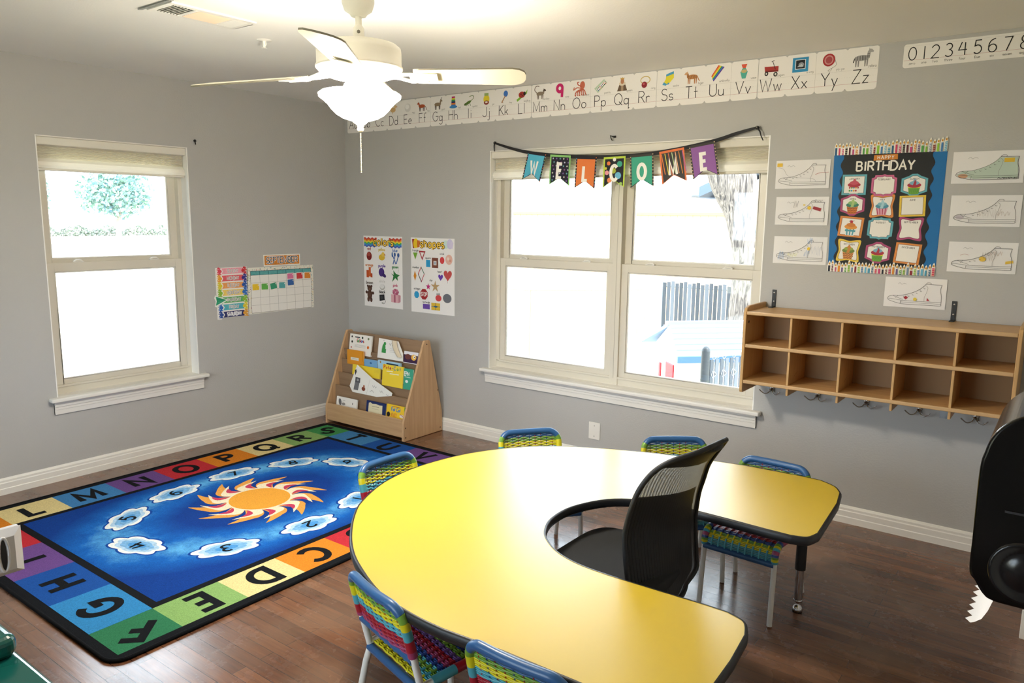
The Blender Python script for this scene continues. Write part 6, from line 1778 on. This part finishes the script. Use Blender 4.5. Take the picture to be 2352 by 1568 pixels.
def birthday():
    x0, z0, w = 3.712, 1.330, .508
    root = thing('birthday_display', 'HAPPY BIRTHDAY wall display on blue paper with candle borders and month cards', 'poster', (x0, 0, z0))
    U, V = (1, 0, 0), (0, 0, 1)
    A = Art((0, -.0005, 0), U, V); A.slab([(.010, .03), (w - .002, .01), (w, .60), (.0, .60)], .0008, mat('#0f6aa8', .7)); A.build('backing_paper', root)
    B = Art((0, -.0015, 0), U, V)
    L, Rr = [], []
    for k in range(61):
        t = k / 60
        z = .02 + .575 * t
        s = .007 * math.sin(t * 2 * math.pi * 7.5)
        L.append((.042 + s, z)); Rr.append((.454 - s, z))
    B.slab(L + Rr[::-1], .0007, '#1c1c1c'); B.build('chart', root)
    H = Art((0, -.0024, 0), U, V)
    H.poly([(.188, .556), (.297, .559), (.296, .584), (.189, .582)], '#d0812a')
    H.text('HAPPY', .243, .5625, .015, .0030, '#f0ebe0', align='c', gap=.42); H.text('BIRTHDAY', .243, .508, .044, .0078, '#efeae0', align='c', sx=.98, gap=.16)
    H.build('heading', root)
    candle_row(root, 'candle_border', 0, .588, w, .060, 3, U, V)
    candle_row(root, 'candle_border', .010, 0, w - .012, .052, 8, U, V)
    def shape(kind, a, c):
        if kind == 'rect': return [(-a, -c), (a, -c), (a, c), (-a, c)]
        if kind == 'plaque':
            k = .22 * c; p = [(-a + 1.4 * k, -c), (-.2 * a, -c), (0, -c - .4 * k), (.2 * a, -c), (a - 1.4 * k, -c)] + [(a - 1.2 * k, -c + .9 * k), (a, -c + 1.3 * k)]
            p += [(a, c - 1.3 * k), (a - 1.2 * k, c - .9 * k), (a - 1.4 * k, c), (.2 * a, c), (0, c + .4 * k), (-.2 * a, c), (-a + 1.4 * k, c)] + [(-a + 1.2 * k, c - .9 * k), (-a, c - 1.3 * k), (-a, -c + 1.3 * k), (-a + 1.2 * k, -c + .9 * k)]
            return p
        if kind == 'hex': return [(-a, -c * .62), (-a * .45, -c * .86), (-a * .2, -c * 1.06), (a * .2, -c * 1.06), (a * .45, -c * .86), (a, -c * .62), (a, c * .62), (a * .45, c * .86), (a * .2, c * 1.06), (-a * .2, c * 1.06), (-a * .45, c * .86), (-a, c * .62)]
        pts = []
        for i in range(60):
            t = 2 * math.pi * i / 60
            r = 1 / max(abs(math.cos(t)), abs(math.sin(t))) * (.945 + .075 * math.cos(4 * t + math.pi))
            pts.append((a * r * math.cos(t) * .97, c * r * math.sin(t)))
        return pts
    TEA, PIN, MAG, ORA, YEL = '#5aa7b4', '#c35a86', '#a83a6a', '#d5822c', '#e0bd34'
    G1 = ('#4f8f4a', ('grass', '#7fae3c'))
    cards = [('JANUARY', 'rect', TEA, 0, ('#ece6dc', ('#a83040', '#c05060'), ('dot', ('#a83040', '#4f9a4a', '#3f8fb0', '#d8a03a')))), ('FEBRUARY', 'plaque', PIN, 0, None), ('MARCH', 'hex', TEA, 0, ('#6fa83c', ('#a83040', '#7fb0c4', '#a83040', '#7fb0c4'), ('grass', '#4f8a34'))),
             ('APRIL', 'hex', MAG, 0, ('#c9742a', ('#3f7f6a', '#7fae6a', '#a8c07a'), ('zig', '#7a3a20'))), ('MAY', 'bracket', ORA, 0, ('#d9a0b0', ('#4f8fa6', '#7fb3c0', '#a8cdd4'), ('stripe', '#b0405a'))), ('JUNE', 'rect', YEL, 2, None),
             ('JULY', 'rect', ORA, -5, ('#dfe6e4', ('#d9923a', '#c97a34'), ('check', '#4f9aa6'))), ('AUGUST', 'plaque', TEA, -2, None), ('SEPTEMBER', 'bracket', MAG, -2, None),
             ('OCTOBER', 'bracket', YEL, -3, ('#d08a4a', ('#6a7f3a', '#9aa84a', '#c9803a'), ('zig', '#6a3f20'))), ('NOVEMBER', 'hex', MAG, -3, ('#6fa83c', ('#a83040', '#7fb0c4', '#a83040', '#7fb0c4'), ('grass', '#4f8a34'))), ('DECEMBER', 'rect', ORA, -5, None)]
    for k, (nm, kind, c, rot, cake) in enumerate(cards):
        u, v = (.107, .245, .380)[k % 3] + (0, .0, 0, -.002)[k // 3], (.440, .340, .230, .110)[k // 3] - (.006 if k % 3 else 0)
        K = Art((u, -.0024 - .0004 * (k % 2), v), U, V, R(rot))
        a, cc = (.0575, .0505) if kind != 'bracket' else (.056, .056)
        K.slab(shape(kind, a, cc), .0005, mat(c, .55, var=.08, vscale=120)); K.line(shape(kind, a * .82, cc * .82), .0016, '#5a3a3a', closed=True); K.poly(shape(kind, a * .80, cc * .80), '#ece8e0')
        K.text(nm, 0, cc * .50, .0078, .0014, '#3a3638', align='c', gap=.3)
        if cake: cupcake(K, 0, -.006, .090, cake[0], cake[1], cake[2]); 
        if nm == 'JULY': K.ell(0, .026, .007, .007, '#b0283a')
        K.build('month_card', root)
birthday()

# ------------------------------------------------------------------ seven sneaker colouring sheets
def shoe(P, w, h, dark='#4a4846'):
    X = lambda u: .06 * w + .87 * w * u; Z = lambda v: .12 * h + .72 * h * v
    T_ = lambda pts: [(X(a), Z(c)) for a, c in pts]
    P.line(catmull2(T_([(0, .20), (.02, .30), (.10, .37), (.26, .39), (.42, .50), (.54, .63), (.64, .80), (.70, .96)])), .0016, dark)
    P.line(T_([(.70, .96), (.99, .95)]), .0016, dark); P.line(catmull2(T_([(.99, .95), (.97, .70), (1., .42), (1., .04)])), .0016, dark)
    P.line(catmull2(T_([(0, .20), (.05, .12), (.26, .0), (.5, -.01), (.85, 0), (.99, .0), (1., .06)])), .0016, dark)
    P.line(T_([(.26, .16), (.6, .15), (1., .16)]), .0013, dark); P.line(T_([(.26, .08), (1., .08)]), .0011, dark); P.line(T_([(.26, .16), (.25, .02)]), .0013, dark)
    P.line(catmull2(T_([(.01, .22), (.12, .20), (.26, .16)])), .0013, dark); P.line(catmull2(T_([(.10, .37), (.16, .30), (.30, .20)])), .0012, dark); P.line(T_([(.15, .26), (.20, .37)]), .0012, dark)
    P.line(catmull2(T_([(.70, .90), (.74, .80), (.72, .55), (.69, .35), (.69, .16)])), .0012, '#8a8784')
    P.line(catmull2(T_([(.70, .96), (.73, 1.03), (.79, 1.02), (.79, .96)])), .0014, dark)
    for a, c in ((.30, .36), (.38, .40), (.46, .47), (.53, .55), (.60, .66), (.66, .79)): P.line(T_([(a, c), (a + .015, c - .045), (a + .035, c - .03)]), .0013, dark)
    return X, Z, T_
def scrib(P, X, Z, u, v, du, dv, n, c, wd=.0018, seed=1):
    rn = random.Random(seed)
    pts = []
    for k in range(n):
        s = 1 if k % 2 else -1
        pts.append((X(u + du * (k / n - .5) + .02 * rn.uniform(-1, 1)), Z(v + s * dv / 2 * rn.uniform(.6, 1.1))))
    P.line(pts, wd, c)
SHEETS = [
    ((3.422, 1.755), .276, .146, 'a', 'sneaker colouring sheet with a yellow patch at top left and red heel line'),
    ((3.433, 1.566), .272, .146, 'b', 'sneaker colouring sheet with a dark red strip and grey pencil scribbles'),
    ((3.436, 1.361), .275, .144, 'c', 'sneaker colouring sheet scribbled with blue crayon, lowest of the left column'),
    ((4.246, 1.767), .284, .145, 'd', 'sneaker colouring sheet shaded green with a yellow rectangle at the ankle'),
    ((4.255, 1.570), .282, .143, 'e', 'sneaker colouring sheet lightly shaded brown in the middle, second in the right column'),
    ((4.265, 1.356), .277, .142, 'f', 'sneaker colouring sheet with brown scribble and two yellow stickers, lowest of the right column'),
    ((4.003, 1.170), .272, .147, 'g', 'sneaker colouring sheet with red and yellow stickers just above the cubby shelf'),
]
for (sx_, sz_), w, h, k, lab in SHEETS:
    root = thing('colouring_sheet', lab, 'drawing', (sx_, 0, sz_), group='sneaker colouring sheets')
    rn = random.Random(ord(k))
    mb = MB()     # thin paper, edges lifting slightly
    lift = [rn.uniform(.0, .004) for _ in range(4)]
    def fn(u, v, o=0):
        l = lift[0] * (1 - u) * (1 - v) + lift[1] * u * (1 - v) + lift[2] * u * v + lift[3] * (1 - u) * v
        return Vector((u * w, -.0006 - l - o, v * h))
    M_PAPER = mat('#e9e7e6', .7)
    mb.grid(lambda u, v: fn(v, u), 6, 8, M_PAPER); mb.grid(lambda u, v: fn(v, u, -.0004), 1, 1, M_PAPER)
    mb.build('sheet', root)
    P = Art((0, -.0052, 0), (1, 0, 0), (0, 0, 1))
    X = lambda u: .06 * w + .87 * w * u
    Z = lambda v: .12 * h + .72 * h * v
    if k == 'd':
        P.poly([(X(a), Z(c)) for a, c in [(.01, .2), (.1, .36), (.26, .38), (.42, .49), (.54, .62), (.64, .79), (.70, .94), (.97, .93), (.96, .7), (.99, .42), (.99, .05), (.3, .03)]], '#bccdbf')
        P.rect(X(.76), Z(.72), X(.92), Z(.90), '#e0b93a'); scrib(P, X, Z, .84, .05, .3, .05, 26, '#3a3a38', .002, 3)
        P.ell(X(.12), Z(.16), .02, .01, '#c79a7a')
    if k == 'a': P.rect(.006, h - .032, .034, h - .014, '#e8bf3a'); P.line(catmull2([(X(.78), Z(.50)), (X(.88), Z(.58)), (X(1.06), Z(.60))]), .0016, '#b04a4a'); P.line(catmull2([(.012, h - .036), (.04, h - .045), (.06, h - .075), (.09, h * .4), (.19, h * .34), (.21, h * .22)]), .0010, '#8a8a8c')
    if k == 'b':
        P.poly([(X(.76), Z(.76)), (X(.93), Z(.66)), (X(.915), Z(.50)), (X(.745), Z(.62))], '#9a2a34'); P.ell(X(.67), Z(.68), .010, .010, '#ecc83a', 8); P.ell(X(.56), Z(.82), .006, .005, '#e8d27a', 8)
        scrib(P, X, Z, .38, .85, .10, .34, 18, '#77767a', .0014, 5); scrib(P, X, Z, .85, 1.02, .2, .12, 14, '#8a8990', .0012, 6)
    if k == 'c':
        scrib(P, X, Z, .11, .26, .10, .44, 22, '#8ab2de', .0024, 1); scrib(P, X, Z, .72, 1.02, .10, .3, 14, '#7aa8da', .002, 2); scrib(P, X, Z, .82, .52, .24, .44, 30, '#9aa9c4', .0016, 3); scrib(P, X, Z, .66, .36, .08, .34, 14, '#7aa0cf', .0018, 4); P.ell(X(.70), Z(.62), .008, .009, '#ecc83a', 8); scrib(P, X, Z, .36, .3, .22, .2, 16, '#dfe2a8', .002, 7)
    if k == 'e': scrib(P, X, Z, .58, .42, .36, .34, 34, '#a89a96', .0013, 3); scrib(P, X, Z, .82, .4, .2, .2, 16, '#b3a49c', .0012, 4); P.ell(X(.10), Z(.24), .018, .010, '#c4bcc4')
    if k == 'f': scrib(P, X, Z, .62, .58, .20, .40, 40, '#7a6254', .0014, 3); scrib(P, X, Z, .74, .72, .2, .2, 14, '#b08a74', .0012, 4); P.ell(X(.52), Z(.46), .014, .012, '#e3bd4a', 9); P.poly([(X(.90), Z(.38)), (X(1.02), Z(.44)), (X(1.03), Z(.32)), (X(.90), Z(.26))], '#e3bd4a'); P.line([(.05, h * .56), (.07, h * .6), (.085, h * .57)], .0012, '#c08a8a')
    if k == 'g': P.poly([(X(.30), Z(.30)), (X(.345), Z(.38)), (X(.39), Z(.30)), (X(.345), Z(.20))], '#a8303a'); P.ell(X(.52), Z(.24), .009, .009, '#e8cf4a', 6); P.poly([(X(.74), Z(.34)), (X(.79), Z(.20)), (X(.735), Z(.20))], '#a8303a')
    shoe(P, w, h)
    P.line(catmull2([(w * .22, h * .78), (w * .25, h * .82), (w * .28, h * .77), (w * .32, h * .81), (w * .36, h * .78)]), .0010, '#77757a')
    P.build('drawing', root)
# ------------------------------------------------------------------ outdoors, seen through the panes
GZ = -.72
def outdoors():
    mg, nt, b, N, L = node_mat('dry_pale_lawn')
    geo = N('ShaderNodeNewGeometry'); n = N('ShaderNodeTexNoise'); n.inputs['Scale'].default_value = 2.5; n.inputs['Detail'].default_value = 8
    cr = N('ShaderNodeValToRGB'); cr.color_ramp.elements[0].color = lin('#a9a38a'); cr.color_ramp.elements[1].color = lin('#c4bda4'); cr.color_ramp.elements[0].position = .3; cr.color_ramp.elements[1].position = .7
    L(geo.outputs['Position'], n.inputs['Vector']); L(n.outputs['Fac'], cr.inputs[0]); L(cr.outputs[0], b.inputs['Base Color']); b.inputs['Roughness'].default_value = 1
    mb = MB(); mb.box((-120, -90, GZ - .2), (-.16, 90, GZ), mg); mb.box((-.16, .16, GZ - .2), (60, 90, GZ), mg); mb.box((-.16, -90, GZ - .2), (60, -5.36, GZ), mg)
    struct(mb.build('ground'))
    # leaning fork of an old tree
    root = thing('old_tree', 'thick rough tree trunk outside the right pane of the wide window', 'tree', (1.72, 4.5, GZ))
    o = Vector(root.location)
    mt, nt, b, N, L = node_mat('fissured_bark')
    tc = N('ShaderNodeTexCoord'); mp = N('ShaderNodeMapping'); mp.inputs['Scale'].default_value = (26, 26, 3.2); mp.inputs['Rotation'].default_value = (0, R(16), 0)
    n = N('ShaderNodeTexNoise'); n.inputs['Scale'].default_value = 1.5; n.inputs['Detail'].default_value = 7; n.inputs['Distortion'].default_value = 1.2
    cr = N('ShaderNodeValToRGB'); cr.color_ramp.elements[0].color = lin('#383332'); cr.color_ramp.elements[0].position = .34; cr.color_ramp.elements[1].color = lin('#857b72'); cr.color_ramp.elements[1].position = .60
    bp = N('ShaderNodeBump'); bp.inputs['Strength'].default_value = 1; bp.inputs['Distance'].default_value = .04
    L(tc.outputs['Object'], mp.inputs['Vector']); L(mp.outputs['Vector'], n.inputs['Vector']); L(n.outputs['Fac'], cr.inputs[0]); L(cr.outputs[0], b.inputs['Base Color']); L(n.outputs['Fac'], bp.inputs['Height']); L(bp.outputs['Normal'], b.inputs['Normal']); b.inputs['Roughness'].default_value = 1
    mb = MB()
    tr = catmull([Vector(q) - o for q in ((1.74, 4.5, GZ), (1.72, 4.5, .3), (1.71, 4.5, 1.1), (1.62, 4.5, 1.6), (1.46, 4.5, 2.1), (1.30, 4.5, 2.6))], 6)
    kr = [(0, .24), (6, .205), (12, .168), (18, .185), (24, .265), (30, .31), (40, .29)]
    def rad(i):
        for (i0, r0), (i1, r1) in zip(kr, kr[1:]):
            if i <= i1:
                t = (i - i0) / (i1 - i0); t = t * t * (3 - 2 * t)
                return r0 + (r1 - r0) * t
        return kr[-1][1]
    mb.tube(tr, [rad(i) for i in range(len(tr))], mt, 26)
    mb.build('trunk', root)
    mb = MB(); b1 = catmull([Vector(q) - o for q in ((1.30, 4.5, 2.45), (1.0, 4.5, 3.0), (.5, 4.6, 3.6))], 5); mb.tube(b1, [.20] * 4 + [.15] * (len(b1) - 4), mt, 16); mb.build('branch', root)
    mb = MB(); b1 = catmull([Vector(q) - o for q in ((1.42, 4.5, 2.3), (1.75, 4.6, 2.9), (2.1, 4.7, 3.6))], 5); mb.tube(b1, [.18] * 4 + [.13] * (len(b1) - 4), mt, 16); mb.build('branch', root)
    # slatted fence behind the playhouse
    ms = [mat(c, .8) for c in ('#34393f', '#43484f', '#565b62', '#3b4047')]
    froot = thing('slatted_fence', 'grey vertical-slat fence behind the blue-roofed playhouse', 'fence', (.42, 5.0, GZ))
    k = 0
    x = 0
    while x < 2.4:
        mb = MB(); mb.box((x, 0, .06), (x + .045, .008, 1.50 + .012 * (k % 3)), ms[(k * 5) % 4]); mb.build('slat', froot); x += .058; k += 1
    for z in (.3, .9, 1.46):
        mb = MB(); mb.tube([(-.04, .02, z), (2.5, .02, z)], .017, mat('#a2a5a8', .4, .7), 8); mb.build('rail', froot)
    for x in (-.02, 1.2, 2.42):
        mb = MB(); mb.tube([(x, .03, 0), (x, .03, 1.56)], .030, mat('#8b9096', .4, .6), 10); mb.build('post', froot)
    # gate post and near chain-link fence with slats
    groot = thing('chain_link_fence', 'dark round post and slatted chain-link panel close outside the wide window', 'fence', (2.475, 1.5, GZ))
    mp_ = mat('#23292e', .5)
    mb = MB(); mb.tube([(0, 0, 0), (0, 0, 1.285)], .034, mp_, 16); mb.lathe([(.034, 1.285), (.030, 1.305), (.018, 1.32), (0, 1.325)], (0, 0, 0), mp_, 16); mb.build('post', groot)
    d = Vector((.40, .917, 0)).normalized()
    mb = MB(); mb.tube([d * .03 + Vector((0, 0, 1.245)), d * 1.9 + Vector((0, 0, 1.245))], .018, mat('#c3c6c9', .35, .6), 10); mb.build('top_rail', groot)
    for k in range(34):
        p = d * (.07 + .055 * k)
        mb = MB(); mb.obox(p + Vector((0, 0, .62)), d * .018, Vector((-d.y, d.x, 0)) * .004, (0, 0, .59), mat(('#3a4048', '#50565e')[k % 2], .7)); mb.build('slat', groot)
    mb = MB()
    ml = mat('#b3b7ba', .4, .6)
    for k in range(18):
        p = d * (.06 + .11 * k)
        for s in (0, 1):
            pts = [p + d * (.055 * ((i + s) % 2)) + Vector((-d.y, d.x, 0)) * (.010 if i % 2 else -.010) + Vector((0, 0, .04 + .075 * i)) for i in range(17)]
            mb.tube(pts, .0028, ml, 4)
    mb.build('chain_mesh', groot)
    for k in range(5):
        mb = MB(); p = d * (.12 + .36 * k) + Vector((0, 0, 1.245)); mb.tube([p + Vector((0, 0, .026 * math.sin(R(a)))) + Vector((-d.y, d.x, 0)) * .026 * math.cos(R(a)) for a in range(0, 300, 30)], .003, ml, 5); mb.build('tie_wire', groot)
    # toy playhouse
    pr = thing('playhouse', 'cream plastic playhouse with a pale blue shingle roof and red shutters', 'playhouse', (1.90, 3.05, GZ + .0), R(46))
    mc = mat('#e0d8c8', .5); mbl = mat('#6f8cba', .5); mrd = mat('#a81c2c', .5)
    mb = MB(); mb.box((-.50, -.42, 0), (.42, .42, .98), mc)
    for k in range(7): mb.box((-.505, -.426, .1 + .12 * k), (.425, -.42, .108 + .12 * k), mat('#b9b0a0', .6))
    mb.build('walls', pr, bevel=.015)
    mb = MB()
    for s in (-1,):
        pass
    e0, e1, rz, ez = -.56, .50, 1.27, 1.03
    for s in (-1, 1):
        mb.prism([(e0, s * .52, ez), (e1, s * .52, ez), (e1 - .10, 0, rz), (e0 + .10, 0, rz)], (0, 0, .035), mbl)
        for k in range(1, 6):
            t = k / 6
            mb.obox(((e0 + e1) / 2, s * .52 * (1 - t), ez + (rz - ez) * t + .037), ((e1 - e0) / 2 - .10 * t, 0, 0), (0, .010, 0), (0, 0, .006), mbl)
    mb.box((e0 + .08, -.03, rz + .01), (e1 - .08, .03, rz + .05), mbl)
    mb.box((e0, -.53, ez - .03), (e1, -.50, ez + .03), mat('#3f5f96', .5))
    mb.build('roof', pr)
    mb = MB(); mb.prism([(e0 + .08, -.42, .98), (e0 + .08, .42, .98), (e0 + .10, 0, rz)], (.03, 0, 0), mc); mb.build('gable', pr)
    for x, w in ((-.42, .10),):
        mb = MB(); mb.box((-.515, -.30, .45), (-.50, -.10, .94), mrd); mb.build('shutter', pr, bevel=.01)
        mb = MB(); mb.box((-.515, .04, .45), (-.50, .09, .90), mrd); mb.build('shutter', pr, bevel=.01)
    mb = MB(); mb.prism([(x, -.422, z) for x, z in [(.02, .0), (.38, .0), (.38, .46)] + arc(.20, .46, .18, .20, 0, 180, 10)], (0, -.014, 0), mrd); mb.build('door', pr)
    # next house
    hr = thing('neighbour_house', 'pale house with a grey-blue roof gable beyond the fence', 'building', (-1.6, 11.0, GZ))
    mw = mat('#c9c5bd', .8)
    mb = MB(); mb.box((-7, 0, 0), (4.4, 6, 2.75), mw); mb.build('wall', hr)
    mf = mat('#4a5a70', .6)
    mb = MB(); mb.prism([(.1, -.5, 2.78), (2.4, -.5, 3.75), (4.9, -.5, 2.78), (4.9, -.5, 2.98), (2.4, -.5, 3.97), (.1, -.5, 2.98)], (0, 6.8, 0), mf); mb.build('roof', hr)
    mb = MB(); mb.prism([(.3, -.02, 2.75), (4.5, -.02, 2.75), (2.4, -.02, 3.72)], (0, .05, 0), mat('#b9c0c8', .8)); mb.build('gable', hr)
    mb = MB(); mb.tube([(-.12, -.45, 2.83), (-.12, 6.2, 2.83)], .06, mat('#8f9aa8', .5), 8); mb.build('gutter', hr)
    # wood fence in front of that house
    wf = thing('board_fence', 'long tan board fence in front of the pale house', 'fence', (-7.5, 9.0, GZ))
    mwd = mat('#c9a684', .9)
    mb = MB(); mb.box((0, 0, .05), (12.5, .03, 2.42), mwd)
    for k in range(84): mb.box((k * .149, -.006, .05), (k * .149 + .14, .0, 2.42), mwd)
    mb.build('boards', wf)
    mb = MB(); mb.box((0, -.04, 2.40), (12.5, .05, 2.45), mat('#a4705a', .9)); mb.build('cap_rail', wf)
    # clothes-line style wire and post in the left pane
    lw = thing('wire_fence', 'thin metal fence post with a single sagging wire beyond the left pane', 'fence', (-1.30, 4.4, GZ))
    mm = mat('#7f7a70', .5, .4)
    mb = MB(); mb.tube([(0, 0, 0), (0, 0, 1.33)], .018, mm, 8); mb.build('post', lw)
    mb = MB(); mb.tube([(-2.2, -.5, 1.28), (0, 0, 1.33), (1.5, .45, 1.40)], .008, mm, 6); mb.build('wire', lw)
    # distant street tree and hedge, seen in the left window
    for nm, lab, (x, y), s in (('street_tree', 'faint leafy tree in the middle of the narrow left window', (-74, 34.4), 1.0), ('street_tree', 'fainter leafy tree at the left of the narrow left window', (-78, 26.5), .9)):
        t = thing(nm, lab, 'tree', (x, y, GZ), 0, 'street trees beyond the narrow window')
        mb = MB(); mb.tube([(0, 0, 0), (.1, .1, 2.4), (0, .2, 4.2)], [.30, .24, .14], mat('#8b8378', .9), 10); mb.build('trunk', t)
        rn = random.Random(int(-x))
        mb = MB()
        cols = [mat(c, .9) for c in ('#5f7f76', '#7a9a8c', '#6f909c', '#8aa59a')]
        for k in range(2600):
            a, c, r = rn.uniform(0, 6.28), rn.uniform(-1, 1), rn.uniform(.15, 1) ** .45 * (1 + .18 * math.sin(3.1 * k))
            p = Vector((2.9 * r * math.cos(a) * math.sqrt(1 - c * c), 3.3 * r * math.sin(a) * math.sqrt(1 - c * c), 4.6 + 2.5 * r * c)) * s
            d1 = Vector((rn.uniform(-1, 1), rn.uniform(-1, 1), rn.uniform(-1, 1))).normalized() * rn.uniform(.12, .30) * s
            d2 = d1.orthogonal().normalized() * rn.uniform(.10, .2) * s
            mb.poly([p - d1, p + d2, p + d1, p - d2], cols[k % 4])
        o = mb.build('crown', t); o['kind'] = 'stuff'
    h = thing('hedge', 'low hedge along the street behind the faint trees', 'hedge', (-80, 30, GZ))
    rn = random.Random(4); mb = MB()
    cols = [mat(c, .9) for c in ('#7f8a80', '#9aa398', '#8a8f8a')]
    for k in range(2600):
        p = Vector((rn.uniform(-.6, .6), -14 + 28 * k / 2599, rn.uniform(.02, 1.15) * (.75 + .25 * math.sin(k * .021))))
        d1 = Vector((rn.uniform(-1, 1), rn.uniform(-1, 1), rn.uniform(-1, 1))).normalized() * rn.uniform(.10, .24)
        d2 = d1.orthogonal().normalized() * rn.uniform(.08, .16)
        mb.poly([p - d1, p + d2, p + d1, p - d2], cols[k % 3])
    o = mb.build('leaves', h); o['kind'] = 'stuff'
outdoors()
